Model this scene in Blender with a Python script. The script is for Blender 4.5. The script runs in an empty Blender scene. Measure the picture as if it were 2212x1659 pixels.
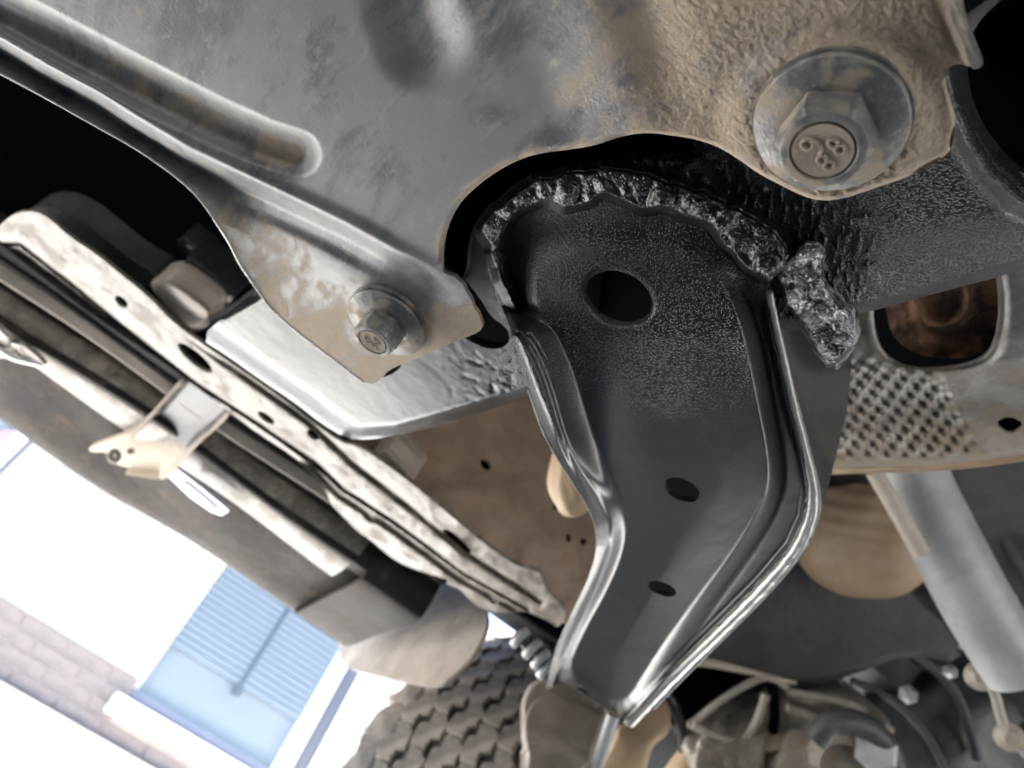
import bpy, bmesh, math, random
import numpy as np
from mathutils import Vector, Matrix
random.seed(7)
R_ = math.radians

# ------------------------------------------------------------------ camera
# vehicle axes written in camera space; world x = along the car, y = outwards, z = up
CAMH = 0.25
U = np.array([.378, .700, -.602]); U /= np.linalg.norm(U)
A = np.array([.761, -.606, -.234]); A -= U * (A @ U); A /= np.linalg.norm(A)
O = np.cross(U, A)
ROT = np.stack([A, O, U])                      # camera space -> world
FPX, CX, CY = 1659.0, 1106.0, 829.5            # plan units: photograph 2212 wide
cam_d = bpy.data.cameras.new('camera')
cam = bpy.data.objects.new('camera', cam_d)
bpy.context.scene.collection.objects.link(cam)
M4 = Matrix([list(ROT[0]) + [0], list(ROT[1]) + [0], list(ROT[2]) + [CAMH], [0, 0, 0, 1]])
cam.matrix_world = M4
cam_d.sensor_width = 36.0
cam_d.lens = 36.0 * FPX / 2212.0
cam_d.clip_start = 0.01
cam_d.clip_end = 500
cam_d.dof.use_dof = True
cam_d.dof.focus_distance = 0.225
cam_d.dof.aperture_fstop = cam_d.lens / 1000.0 / 0.0019
cam_d.dof.aperture_blades = 0
sc = bpy.context.scene
sc.camera = cam

# ------------------------------------------------------------------ world, sun, exposure
SUN = Vector((0.40, 0.03, 0.79)).normalized()
w = bpy.data.worlds.new("World"); sc.world = w; w.use_nodes = True
nt = w.node_tree
sky = nt.nodes.new('ShaderNodeTexSky'); sky.sky_type = 'NISHITA'; sky.sun_disc = False
sky.sun_elevation = math.asin(SUN.z)
sky.sun_rotation = math.atan2(SUN.x, SUN.y)
bgn = nt.nodes['Background']; bgn.inputs['Strength'].default_value = 0.065
nt.links.new(sky.outputs[0], bgn.inputs[0])
sl = bpy.data.lights.new('sun', 'SUN'); sl.energy = 5.0; sl.angle = R_(0.5); sl.color = (1, .955, .89)
so = bpy.data.objects.new('sun', sl); sc.collection.objects.link(so)
so.rotation_euler = SUN.to_track_quat('Z', 'Y').to_euler(); so.location = (0, 0, 6)
vs = sc.view_settings
vs.view_transform = 'Standard'; vs.look = 'None'; vs.gamma = 1; vs.exposure = 3.62
sc.cycles.use_denoising = True
sc.cycles.max_bounces = 7
sc.cycles.diffuse_bounces = 5
sc.cycles.sample_clamp_indirect = 6
sc.cycles.caustics_reflective = False
sc.cycles.caustics_refractive = False

# ------------------------------------------------------------------ numeric helpers
def rays(x, y):
    x = np.asarray(x, float); y = np.asarray(y, float)
    u = (x - CX) / FPX; v = (CY - y) / FPX
    c = np.stack([u, v, -np.ones_like(u)], -1)
    return c @ ROT.T
def W(x, y, t):
    r = rays(x, y) * np.asarray(t, float)[..., None]
    r = r.copy(); r[..., 2] += CAMH
    return r
def onz(x, y, z):
    r = rays(x, y); return W(x, y, z / r[..., 2])
def ony(x, y, o):
    r = rays(x, y); return W(x, y, o / r[..., 1])
def onx(x, y, a):
    r = rays(x, y); return W(x, y, a / r[..., 0])
def sm(a, b, x):
    t = np.clip((x - a) / (b - a), 0, 1); return t * t * (3 - 2 * t)
def vnoise(X, Y, seed=0):
    xi = np.floor(X).astype(np.int64); yi = np.floor(Y).astype(np.int64)
    fx = X - xi; fy = Y - yi
    fx = fx * fx * (3 - 2 * fx); fy = fy * fy * (3 - 2 * fy)
    def h(i, j):
        n = (i * 374761393 + j * 668265263 + seed * 974634777) & 0xffffffff
        n = ((n ^ (n >> 13)) * 1274126177) & 0xffffffff
        return ((n ^ (n >> 16)) & 0xffff) / 65535.0
    return (h(xi, yi) * (1 - fx) + h(xi + 1, yi) * fx) * (1 - fy) + (h(xi, yi + 1) * (1 - fx) + h(xi + 1, yi + 1) * fx) * fy
def fbm(X, Y, s, octv=4, seed=0, gain=.5):
    v = 0; a = 1; tot = 0; f = 1.0 / s
    for k in range(octv):
        v = v + a * vnoise(X * f + 17.3 * k, Y * f + 5.1 * k, seed + k); tot += a; a *= gain; f *= 2.03
    return v / tot
def segs(P, closed):
    P = np.asarray(P, float); Q = np.roll(P, -1, 0) if closed else P[1:]
    return (P if closed else P[:-1]), Q
def near(X, Y, P, closed=False, chunk=4000):
    """distance to a polyline, nearest point, side sign, parameter along it (0..1)"""
    a, b = segs(P, closed); d = b - a; L2 = (d ** 2).sum(1) + 1e-9; L = np.sqrt(L2); cum = np.concatenate([[0], np.cumsum(L)])
    sh = X.shape; x = X.ravel(); y = Y.ravel()
    D = np.empty(x.size); PX = np.empty(x.size); PY = np.empty(x.size); S = np.empty(x.size); T = np.empty(x.size)
    for i in range(0, x.size, chunk):
        px = x[i:i + chunk, None]; py = y[i:i + chunk, None]
        t = np.clip(((px - a[:, 0]) * d[:, 0] + (py - a[:, 1]) * d[:, 1]) / L2, 0, 1)
        qx = a[:, 0] + t * d[:, 0]; qy = a[:, 1] + t * d[:, 1]
        dd = (px - qx) ** 2 + (py - qy) ** 2; k = dd.argmin(1); r = np.arange(k.size)
        D[i:i + chunk] = np.sqrt(dd[r, k]); PX[i:i + chunk] = qx[r, k]; PY[i:i + chunk] = qy[r, k]
        S[i:i + chunk] = np.sign(d[k, 0] * (py[:, 0] - a[k, 1]) - d[k, 1] * (px[:, 0] - a[k, 0]))
        T[i:i + chunk] = (cum[k] + t[r, k] * L[k]) / cum[-1]
    return D.reshape(sh), PX.reshape(sh), PY.reshape(sh), S.reshape(sh), T.reshape(sh)
def side(X, Y, P):
    D, _, _, S, T = near(X, Y, P); return D * S, T      # + is to the right of travel as seen in the photograph (below a left-to-right line)
def inside(X, Y, P):
    a, b = segs(P, True); sh = X.shape; x = X.ravel(); y = Y.ravel(); c = np.zeros(x.size, bool)
    for (x0, y0), (x1, y1) in zip(a, b):
        if y0 == y1: continue
        m = ((y0 > y) != (y1 > y)) & (x < (x1 - x0) * (y - y0) / (y1 - y0) + x0)
        c ^= m
    return c.reshape(sh)
def sdf(X, Y, P):
    D = near(X, Y, P, True)[0]; return np.where(inside(X, Y, P), D, -D)
def chaikin(P, n=2, closed=True):
    P = np.asarray(P, float)
    for _ in range(n):
        if closed:
            Q = np.roll(P, -1, 0); P = np.stack([.75 * P + .25 * Q, .25 * P + .75 * Q], 1).reshape(-1, 2)
        else:
            a, b = P[:-1], P[1:]; m = np.stack([.75 * a + .25 * b, .25 * a + .75 * b], 1).reshape(-1, 2)
            P = np.concatenate([P[:1], m, P[-1:]])
    return P
def ell(cx, cy, rx, ry, ang=0, n=40):
    t = np.linspace(0, 2 * np.pi, n, endpoint=False); a = R_(ang)
    x = rx * np.cos(t); y = ry * np.sin(t)
    return np.stack([cx + x * np.cos(a) - y * np.sin(a), cy + x * np.sin(a) + y * np.cos(a)], -1)

# ------------------------------------------------------------------ object helpers
COL = sc.collection
def empty(name, loc, parent=None):
    o = bpy.data.objects.new(name, None); COL.objects.link(o); o.empty_display_size = .05
    if parent:
        o.parent = parent; o.location = Vector(loc) - base(parent)
    else: o.location = loc
    return o
def base(o):
    v = Vector((0, 0, 0))
    while o: v += o.location; o = o.parent
    return v
def link(name, V, Fc, mat, parent=None, smooth=True, attr=None, sharp=None, label=None):
    me = bpy.data.meshes.new(name)
    off = np.array(base(parent)) if parent else np.zeros(3)
    V = np.asarray(V, float) - off
    me.from_pydata(V.tolist(), [], [list(map(int, f)) for f in Fc]); me.validate()
    if attr is not None:
        at = me.attributes.new('dirt', 'FLOAT', 'POINT'); at.data.foreach_set('value', np.asarray(attr, np.float32))
    if smooth:
        me.polygons.foreach_set('use_smooth', [True] * len(me.polygons))
        if sharp: me.set_sharp_from_angle(angle=R_(sharp))
    me.materials.append(mat)
    o = bpy.data.objects.new(name, me); COL.objects.link(o)
    if parent: o.parent = parent
    if label: o['label'] = label
    return o
def sheet(name, outline, tf, mat, parent, step=5, holes=(), thick=(0, 0, .002), dirt=None, label=None, ch=2, sharp=50):
    P = chaikin(outline, ch) if ch else np.asarray(outline, float)
    H = [chaikin(h, 1) if len(h) < 30 else np.asarray(h, float) for h in holes]
    x0, y0 = P.min(0) - step; x1, y1 = P.max(0) + step
    nx = int((x1 - x0) / step) + 1; ny = int((y1 - y0) / step) + 1
    gx = x0 + np.arange(nx + 1) * step; gy = y0 + np.arange(ny + 1) * step
    X, Y = np.meshgrid(gx, gy); Cx, Cy = X[:-1, :-1] + step / 2, Y[:-1, :-1] + step / 2
    keep = inside(Cx, Cy, P)
    for h in H: keep &= ~inside(Cx, Cy, h)
    cnt = np.zeros_like(X, int)
    for dy in (0, 1):
        for dx in (0, 1):
            cnt[dy:dy + keep.shape[0], dx:dx + keep.shape[1]] += keep
    used = cnt > 0; bnd = used & (cnt < 4)
    bi = np.where(bnd)
    bx, by = X[bi], Y[bi]
    bestD, qx, qy, _, _ = near(bx, by, P, True)
    for h in H:
        d, hx, hy, _, _ = near(bx, by, h, True); m = d < bestD
        bestD = np.where(m, d, bestD); qx = np.where(m, hx, qx); qy = np.where(m, hy, qy)
    ok = bestD < step * 1.6
    X = X.copy(); Y = Y.copy()
    X[bi] = np.where(ok, qx, bx); Y[bi] = np.where(ok, qy, by)
    idx = -np.ones(X.shape, int); idx[used] = np.arange(used.sum())
    vx, vy = X[used], Y[used]
    V = W(vx, vy, tf(vx, vy)); n = len(V)
    j, i = np.where(keep)
    Fq = np.stack([idx[j, i], idx[j + 1, i], idx[j + 1, i + 1], idx[j, i + 1]], 1)
    V2 = V + np.array(thick)
    faces = [Fq, Fq[:, ::-1] + n]
    # rim
    E = np.concatenate([Fq[:, [0, 1]], Fq[:, [1, 2]], Fq[:, [2, 3]], Fq[:, [3, 0]]])
    key = {}
    big = E[:, 0].astype(np.int64) * (n + 1) + E[:, 1]; rev = E[:, 1].astype(np.int64) * (n + 1) + E[:, 0]
    lone = ~np.isin(big, rev)
    Eb = E[lone]
    faces.append(np.stack([Eb[:, 1], Eb[:, 0], Eb[:, 0] + n, Eb[:, 1] + n], 1))
    attr = None
    if dirt is not None:
        d = dirt(vx, vy); attr = np.concatenate([d, d])
    return link(name, np.concatenate([V, V2]), np.concatenate(faces), mat, parent, True, attr, sharp, label)
def zpl(Z, relief=None):
    def f(X, Y):
        z = Z if relief is None else Z - relief(X, Y)
        return z / rays(X, Y)[..., 2]
    return f
def depth3(*p):
    """1/t linear in the picture: a true plane through three points"""
    m = np.array([[q[0], q[1], 1] for q in p], float); c = np.linalg.solve(m, np.array([1 / q[2] for q in p]))
    return lambda X, Y, c=c: 1 / (c[0] * X + c[1] * Y + c[2])
def tube(name, P, r, mat, parent, n=10, label=None, closed=False, cap=True, flat=1.0, raw=False):
    P = [Vector(p) for p in P]; m = len(P); rr = r if hasattr(r, '__len__') else [r] * m
    V = []; Fc = []; prev = None
    for i, p in enumerate(P):
        if closed: d = (P[(i + 1) % m] - P[i - 1]).normalized()
        else: d = (P[min(i + 1, m - 1)] - P[max(i - 1, 0)]).normalized()
        if prev is None: prev = d.orthogonal().normalized()
        s = (prev - d * prev.dot(d)).normalized(); prev = s; b = d.cross(s)
        for k in range(n):
            a = 2 * math.pi * k / n
            V.append(p + (s * math.cos(a) + b * math.sin(a) * flat) * rr[i])
    for i in range(m if closed else m - 1):
        for k in range(n):
            k2 = (k + 1) % n; i2 = (i + 1) % m
            Fc.append((i * n + k, i * n + k2, i2 * n + k2, i2 * n + k))
    if cap and not closed:
        Fc.append(tuple(range(n))[::-1]); Fc.append(tuple((m - 1) * n + k for k in range(n)))
    if raw: return V, Fc
    return link(name, V, Fc, mat, parent, True, None, 50, label)
def smoothpts(P, n=6):
    P = [Vector(p) for p in P]; out = []
    for i in range(len(P) - 1):
        p0 = P[max(i - 1, 0)]; p1 = P[i]; p2 = P[i + 1]; p3 = P[min(i + 2, len(P) - 1)]
        for k in range(n):
            t = k / n
            out.append(.5 * ((2 * p1) + (p2 - p0) * t + (2 * p0 - 5 * p1 + 4 * p2 - p3) * t * t + (3 * p1 - p0 - 3 * p2 + p3) * t ** 3))
    out.append(P[-1]); return out
def lathe(name, prof, c, axis, mat, parent, n=48, label=None, sharp=35, wob=0):
    axis = Vector(axis).normalized(); s = axis.orthogonal().normalized(); b = axis.cross(s); c = Vector(c)
    V = []; Fc = []
    for (r, h) in prof:
        for k in range(n):
            a = 2 * math.pi * k / n
            V.append(c + axis * h + (s * math.cos(a) + b * math.sin(a)) * r * (1 + wob * math.sin(a * 5 + h * 900)))
    for i in range(len(prof) - 1):
        for k in range(n):
            k2 = (k + 1) % n
            Fc.append((i * n + k, i * n + k2, (i + 1) * n + k2, (i + 1) * n + k))
    Fc.append(tuple((len(prof) - 1) * n + k for k in range(n))); Fc.append(tuple(range(n))[::-1])
    return link(name, V, Fc, mat, parent, True, None, sharp, label)
def box(name, lo, hi, mat, parent, bev=0, label=None):
    bm = bmesh.new(); bmesh.ops.create_cube(bm, size=1)
    lo = Vector(lo); hi = Vector(hi); c = (lo + hi) / 2; s = hi - lo
    for v in bm.verts: v.co = Vector((v.co.x * s.x, v.co.y * s.y, v.co.z * s.z)) + c
    if bev: bmesh.ops.bevel(bm, geom=bm.edges[:], offset=bev, segments=2, affect='EDGES', profile=.5)
    V = [tuple(v.co) for v in bm.verts]; Fc = [[v.index for v in f.verts] for f in bm.faces]; bm.free()
    return link(name, V, Fc, mat, parent, bool(bev), None, 40, label)

# ------------------------------------------------------------------ materials
def material(name, c1, c2=None, rough=.5, metal=0., cscale=30, lo=.4, hi=.6, dust=None, dust_lo=.45, dust_hi=.6, dscale=25, dust_rough=.85,
             dirt=0., bumps=(), spec=.5, stretch=None, coat=0., rvar=0., c3=None, c3scale=8, c3lo=.5, c3hi=.62):
    m = bpy.data.materials.new(name); m.use_nodes = True; N = m.node_tree.nodes; L = m.node_tree.links
    b = N['Principled BSDF']; tc = N.new('ShaderNodeTexCoord'); vec = tc.outputs['Object']
    b.inputs['Metallic'].default_value = metal; b.inputs['Specular IOR Level'].default_value = spec
    b.inputs['Coat Weight'].default_value = coat; b.inputs['Coat Roughness'].default_value = .15
    if stretch:
        mp = N.new('ShaderNodeMapping'); mp.inputs['Rotation'].default_value = (0, 0, R_(stretch[0])); mp.inputs['Scale'].default_value = (1, stretch[1], 1)
        L.new(vec, mp.inputs[0]); svec = mp.outputs[0]
    else: svec = vec
    def noise(v, s, det=5, rg=.6, dis=0):
        n = N.new('ShaderNodeTexNoise'); n.inputs['Scale'].default_value = s; n.inputs['Detail'].default_value = det
        n.inputs['Roughness'].default_value = rg; n.inputs['Distortion'].default_value = dis; L.new(v, n.inputs[0]); return n.outputs['Fac']
    def mapr(f, a, c, x=0., y=1.):
        r = N.new('ShaderNodeMapRange'); r.interpolation_type = 'SMOOTHSTEP'; L.new(f, r.inputs[0])
        for k, v in zip((1, 2, 3, 4), (a, c, x, y)): r.inputs[k].default_value = v
        return r.outputs[0]
    def mix(f, a, c):
        x = N.new('ShaderNodeMix'); x.data_type = 'RGBA'
        if isinstance(f, float): x.inputs[0].default_value = f
        else: L.new(f, x.inputs[0])
        for k, v in ((6, a), (7, c)):
            if isinstance(v, tuple): x.inputs[k].default_value = (*v, 1)
            else: L.new(v, x.inputs[k])
        return x.outputs[2]
    col = c1
    if c2: col = mix(mapr(noise(svec, cscale, 7, .68, .3), lo, hi), c1, c2)
    if c3: col = mix(mapr(noise(svec, c3scale, 8, .7, .5), c3lo, c3hi), col, c3)
    rsock = None
    if dust:
        n = noise(svec, dscale, 8, .65, .2)
        if dirt:
            at = N.new('ShaderNodeAttribute'); at.attribute_name = 'dirt'
            md = N.new('ShaderNodeMath'); md.operation = 'MULTIPLY_ADD'; L.new(at.outputs['Fac'], md.inputs[0]); md.inputs[1].default_value = dirt; L.new(n, md.inputs[2])
            n = md.outputs[0]
        f = mapr(n, dust_lo, dust_hi)
        col = mix(f, col, dust)
        rr = N.new('ShaderNodeMix'); rr.data_type = 'FLOAT'; L.new(f, rr.inputs[0]); rr.inputs[2].default_value = rough; rr.inputs[3].default_value = dust_rough
        rsock = rr.outputs[0]
    if rvar:
        ad = N.new('ShaderNodeMath'); ad.operation = 'MULTIPLY_ADD'; L.new(noise(svec, cscale * 2.3, 6), ad.inputs[0]); ad.inputs[1].default_value = rvar
        if rsock: L.new(rsock, ad.inputs[2])
        else: ad.inputs[2].default_value = rough - rvar / 2
        rsock = ad.outputs[0]
    if isinstance(col, tuple): b.inputs['Base Color'].default_value = (*col, 1)
    else: L.new(col, b.inputs['Base Color'])
    if rsock: L.new(rsock, b.inputs['Roughness'])
    else: b.inputs['Roughness'].default_value = rough
    nrm = None
    for bp in bumps:
        kind, s, dist = bp[:3]
        if kind == 'n': h = noise(vec, s, bp[3] if len(bp) > 3 else 3, .55)
        elif kind == 's': h = noise(svec, s, 5, .6)
        elif kind == 'p':     # pebbled paint: raised grains
            v = N.new('ShaderNodeTexVoronoi'); v.feature = 'SMOOTH_F1'; v.inputs['Scale'].default_value = s; v.inputs['Smoothness'].default_value = .6
            v.feature = 'F1'
            L.new(vec, v.inputs[0]); h = mapr(v.outputs['Distance'], .0, .55, 1, 0)
        else:                 # isolated pits, gated
            v = N.new('ShaderNodeTexVoronoi'); v.inputs['Scale'].default_value = s; L.new(vec, v.inputs[0])
            h = mapr(v.outputs['Distance'], .05, .3)
        bn = N.new('ShaderNodeBump'); bn.inputs['Distance'].default_value = dist; bn.inputs['Strength'].default_value = 1
        if len(bp) > 4:
            ga = N.new('ShaderNodeAttribute'); ga.attribute_name = 'dirt'; L.new(ga.outputs['Fac'], bn.inputs['Strength'])
        L.new(h, bn.inputs['Height'])
        if nrm: L.new(nrm, bn.inputs['Normal'])
        nrm = bn.outputs[0]
    if nrm: L.new(nrm, b.inputs['Normal'])
    return m

M_plate = material('dusty_coated_steel', (.225, .222, .218), (.085, .09, .10), rough=.30, spec=.75, cscale=48, lo=.44, hi=.62, dust=(.50, .405, .30), dust_lo=.56, dust_hi=.90, dscale=150, dirt=.75,
                   bumps=(('n', 900, .0001, 6), ('n', 1150, .0010, 5, 1)), stretch=(62, .4), rvar=.18, c3=(.28, .265, .24), c3scale=260, c3lo=.50, c3hi=.70)
M_black = material('black_painted_steel', (.010, .0105, .012), (.016, .016, .017), rough=.25, spec=1., coat=.6, cscale=60, bumps=(('n', 700, .00055, 2), ('p', 900, .00022)), rvar=.08)
GR = (('p', 1350, .00045, 0, 1), ('n', 2200, .00020, 2, 1), ('n', 60, .0004, 2))
M_blacksm = material('smooth_black_paint', (.012, .0125, .014), (.020, .020, .021), rough=.27, spec=.75, coat=.15, cscale=60, dust=(.20, .17, .13), dust_lo=.78, dust_hi=.84, dscale=120, bumps=GR, rvar=.08)
M_arm = material('black_stamped_steel', (.011, .012, .0155), (.018, .0185, .021), rough=.30, spec=.85, coat=.2, cscale=50, dust=(.22, .18, .13), dust_lo=.715, dust_hi=.76, dscale=330, c3=(.040, .034, .028), c3scale=38, c3lo=.55, c3hi=.75, bumps=GR, rvar=.1)
M_weld = material('black_painted_weld', (.012, .012, .013), (.016, .015, .015), rough=.32, spec=.6, coat=.15, cscale=120, dust=(.07, .045, .035), dust_lo=.68, dust_hi=.76, dscale=60,
                  bumps=(('p', 1000, .00018),))
M_spat = material('painted_glint_weld_spatter', (.018, .018, .019), (.62, .62, .63), rough=.30, metal=.1, spec=.9, coat=.3, cscale=170, lo=.44, hi=.62,
                  bumps=(('p', 900, .0004), ('n', 500, .0003, 2)))  # white patches paint in the reflections on the black clumps
M_bolt = material('dusty_zinc_steel', (.16, .165, .165), (.30, .29, .27), rough=.38, metal=.3, cscale=130, lo=.4, hi=.6, dust=(.40, .34, .27), dust_lo=.48, dust_hi=.60, dscale=110,
                  bumps=(('n', 1200, .00012, 5), ('n', 300, .00015, 3)))
M_boltd = material('dust_caked_steel', (.40, .34, .27), (.33, .28, .22), rough=.8, cscale=200, bumps=(('n', 1500, .00012, 5),))
M_sill = material('dusty_beige_sill_paint', (.27, .245, .215), (.18, .16, .135), rough=.32, cscale=80, dust=(.41, .375, .325), dust_lo=.50, dust_hi=.66, dscale=45, c3=(.10, .085, .07), c3scale=85, c3lo=.58, c3hi=.70,
                  bumps=(('n', 300, .0004, 4), ('n', 60, .0005, 2)), rvar=.15)
M_rocker = material('dusty_dark_underseal', (.040, .034, .029), (.024, .021, .020), rough=.58, spec=.15, cscale=34, dust=(.12, .095, .075), dust_lo=.54, dust_hi=.74, dscale=28,
                    bumps=(('n', 200, .0006, 4), ('n', 25, .001, 2)), rvar=.15)
M_inner = material('brown_primer_panel', (.42, .30, .215), (.32, .23, .165), rough=.6, cscale=40, dust=(.44, .32, .22), dust_lo=.5, dust_hi=.72, dscale=24,
                   bumps=(('n', 250, .0004, 4),))
M_dark = material('dark_underbody_coating', (.042, .045, .058), (.080, .074, .072), rough=.6, cscale=12, bumps=(('n', 100, .001, 4),))
M_void = material('black_void_shade', (.004, .0045, .007), rough=.85, spec=.06)  # near-black colour paints in the shade of holes and cavities
M_brk = material('dusty_dark_bracket', (.050, .050, .058), (.030, .030, .036), rough=.4, cscale=40, dust=(.46, .40, .33), dust_lo=.50, dust_hi=.74, dscale=40, dirt=.6, bumps=(('n', 200, .0004, 4),))
M_plastic = material('cream_plastic', (.74, .66, .56), (.66, .58, .48), rough=.45, cscale=40, bumps=(('n', 200, .0002, 2),))
M_rubber = material('dusty_tyre_rubber', (.025, .024, .023), (.04, .037, .034), rough=.75, cscale=14, dust=(.09, .08, .07), dust_lo=.5, dust_hi=.7, dscale=10,
                    bumps=(('n', 220, .0008, 4),))
M_block = material('dust_filled_tread_rubber', (.15, .138, .122), (.10, .093, .083), rough=.8, cscale=24, dust=(.30, .27, .235), dust_lo=.42, dust_hi=.6, dscale=16,
                   bumps=(('n', 260, .0006, 4),))
M_flap = material('dusty_mud_flap', (.36, .315, .265), (.28, .245, .205), rough=.6, cscale=22, dust=(.44, .39, .33), dust_lo=.5, dust_hi=.7, dscale=14, bumps=(('n', 160, .0003, 3),))
M_shield = material('dusty_aluminium_heat_shield', (.34, .32, .29), (.20, .185, .17), rough=.34, metal=.5, cscale=40, dust=(.42, .34, .25), dust_lo=.50, dust_hi=.80, dscale=40, dirt=.5,
                    bumps=(('n', 300, .0003, 4),), rvar=.2)
M_rust = material('rusty_steel', (.42, .22, .13), (.17, .10, .07), rough=.8, cscale=60, lo=.42, hi=.58, bumps=(('n', 400, .0008, 5),))
M_pipe = material('satin_grey_pipe', (.60, .61, .62), (.46, .47, .48), rough=.42, metal=.1, cscale=14, dust=(.40, .35, .29), dust_lo=.6, dust_hi=.8, dscale=12, bumps=(('n', 200, .0003, 3),))
M_boot = material('dusty_tan_rubber', (.58, .42, .27), (.48, .34, .21), rough=.55, cscale=12, dust=(.62, .50, .36), dust_lo=.5, dust_hi=.7, dscale=16, bumps=(('n', 120, .0005, 3),))
M_cast = material('dusty_cast_aluminium', (.55, .51, .45), (.38, .355, .31), rough=.5, metal=.15, cscale=20, dust=(.40, .32, .23), dust_lo=.5, dust_hi=.7, dscale=12, bumps=(('n', 220, .0008, 4),))
M_castd = material('grimy_dark_casting', (.055, .058, .062), (.10, .10, .10), rough=.42, cscale=16, dust=(.20, .17, .14), dust_lo=.6, dust_hi=.78, dscale=18, bumps=(('n', 150, .0012, 4),))
M_chrome = material('bright_worn_steel', (.62, .62, .60), (.5, .5, .48), rough=.22, metal=.8, cscale=30, bumps=(('n', 300, .0002, 3),))
M_ground = material('pale_bounce_strip', (.50, .495, .485), (.43, .425, .415), rough=.85, cscale=3, bumps=(('n', 60, .002, 5),))
M_white = material('white_painted_brick', (.42, .412, .40), (.35, .345, .335), rough=.6, cscale=8, bumps=(('n', 60, .002, 4),))
M_grey = material('grey_pink_brick', (.175, .15, .145), (.13, .118, .115), rough=.8, cscale=6, bumps=(('n', 80, .002, 4),))
M_mort = material('pale_mortar', (.30, .265, .26), (.26, .235, .23), rough=.9, cscale=20)
M_mortw = material('white_painted_mortar', (.38, .375, .365), rough=.7)
M_frame = material('white_window_frame', (.60, .62, .62), rough=.35)
M_navy = material('navy_window_frame', (.06, .066, .09), rough=.4)
M_slat = material('pale_blind_slat', (.50, .50, .49), rough=.5)
M_cord = material('grey_blind_wand', (.16, .19, .20), rough=.5)
M_room = material('pale_room_blind', (.46, .455, .45), rough=.6)
M_lav = material('pale_lavender_panel', (.55, .54, .60), rough=.6)
M_grail = material('slate_blue_window_rail', (.17, .18, .22), rough=.4)
M_red = material('red_sign_print', (.62, .035, .05), rough=.5)
M_pink = material('pink_sign_print', (.70, .22, .36), rough=.5)
M_blue = material('pale_blue_daylight', (.42, .46, .62), rough=.2)  # colour of daylight showing through a gap
M_blued = material('dark_blue_gap_line', (.13, .15, .30), rough=.3)
M_body = material('white_car_body', (.6, .6, .6), rough=.4)
M_glass = bpy.data.materials.new('window_glass'); M_glass.use_nodes = True
_n = M_glass.node_tree; _n.nodes.clear(); _o = _n.nodes.new('ShaderNodeOutputMaterial'); _m = _n.nodes.new('ShaderNodeMixShader'); _f = _n.nodes.new('ShaderNodeFresnel')
_t = _n.nodes.new('ShaderNodeBsdfTransparent'); _t.inputs[0].default_value = (.93, .96, 1, 1); _s = _n.nodes.new('ShaderNodeBsdfGlossy'); _s.inputs['Roughness'].default_value = .02
_n.links.new(_f.outputs[0], _m.inputs[0]); _n.links.new(_t.outputs[0], _m.inputs[1]); _n.links.new(_s.outputs[0], _m.inputs[2]); _n.links.new(_m.outputs[0], _o.inputs[0])

# ------------------------------------------------------------------ ground
WO_ = 3.2 * 1.43
M_asph = material('dark_ground', (.215, .212, .208), (.255, .252, .247), rough=.9, cscale=40, bumps=(('n', 300, .003, 4),))  # dark tone chosen to cut fill light under the car
def plane_obj(name, x0, x1, y0, y1, z, mat):
    o = link(name, [(x0, y0, z), (x1, y0, z), (x1, y1, z), (x0, y1, z)], [(0, 1, 2, 3)], mat, None, False); o['kind'] = 'structure'; return o
plane_obj('ground', -150, 150, -150, 150, 0, M_asph)
plane_obj('bounce_strip', -60, 60, .72, WO_ - .05, .004, M_ground)  # unseen pale strip added to bounce light in from the outer side

# ------------------------------------------------------------------ building across the yard
K = 1.43; WO = 3.2 * K
bld = empty('brick_building', (0, WO, 0)); bld['label'] = 'overexposed white brick building with window blinds beyond the car'; bld['category'] = 'building'
def zc(z): return z * K + CAMH
BL, BH = .245, .0752
def wall_piece(name, a0, a1, z0, z1, mat, y0=0., y1=.25):
    return box(name, (a0, WO + y0, z0), (a1, WO + y1, z1), mat, bld)
win_a0, win_a1 = .27 * K, 1.02 * K
w2 = -.575 * K
zs = zc(.275); zt = zs + 1.35
zg = zc(.41); zp = zc(.2)
# mortar backing with the two openings left out
wall_piece('wall', w2, win_a0, zp, zt, M_mortw, .012, .24)
wall_piece('wall', win_a0, win_a1, zp, zs, M_mort, .012, .24)
wall_piece('wall', win_a1, 4.5, zp, zt, M_mortw, .012, .24)
wall_piece('wall', -6, w2, zp, zc(.5), M_mortw, .012, .24)
wall_piece('wall', -6, w2 - 1.3, zc(.5), zt, M_mortw, .012, .24)
wall_piece('wall', -6, 4.5, zt, zt + .12, M_white, .0, .24)
wall_piece('mortar_band', w2 - 1.0, win_a0, zp + .001, zg, M_mort, .008, .1)
wall_piece('plinth', -6, 4.5, 0, zp, M_white, -.06, .24)
bmesh_cache = {}
def brick(a0, a1, z0, z1, mat):
    key = (round(a1 - a0, 2), mat.name)
    if key not in bmesh_cache:
        bm = bmesh.new(); bmesh.ops.create_cube(bm, size=1)
        for v in bm.verts: v.co = Vector((v.co.x * (a1 - a0 - .011), v.co.y * .03, v.co.z * (BH - .012)))
        me = bpy.data.meshes.new('brick'); bm.to_mesh(me); bm.free(); me.materials.append(mat); bmesh_cache[key] = me
    o = bpy.data.objects.new('brick', bmesh_cache[key]); COL.objects.link(o); o.parent = bld
    o.location = ((a0 + a1) / 2, .012 + random.uniform(-.003, .003), (z0 + z1) / 2)
row = 0; z = zp + .002
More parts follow.
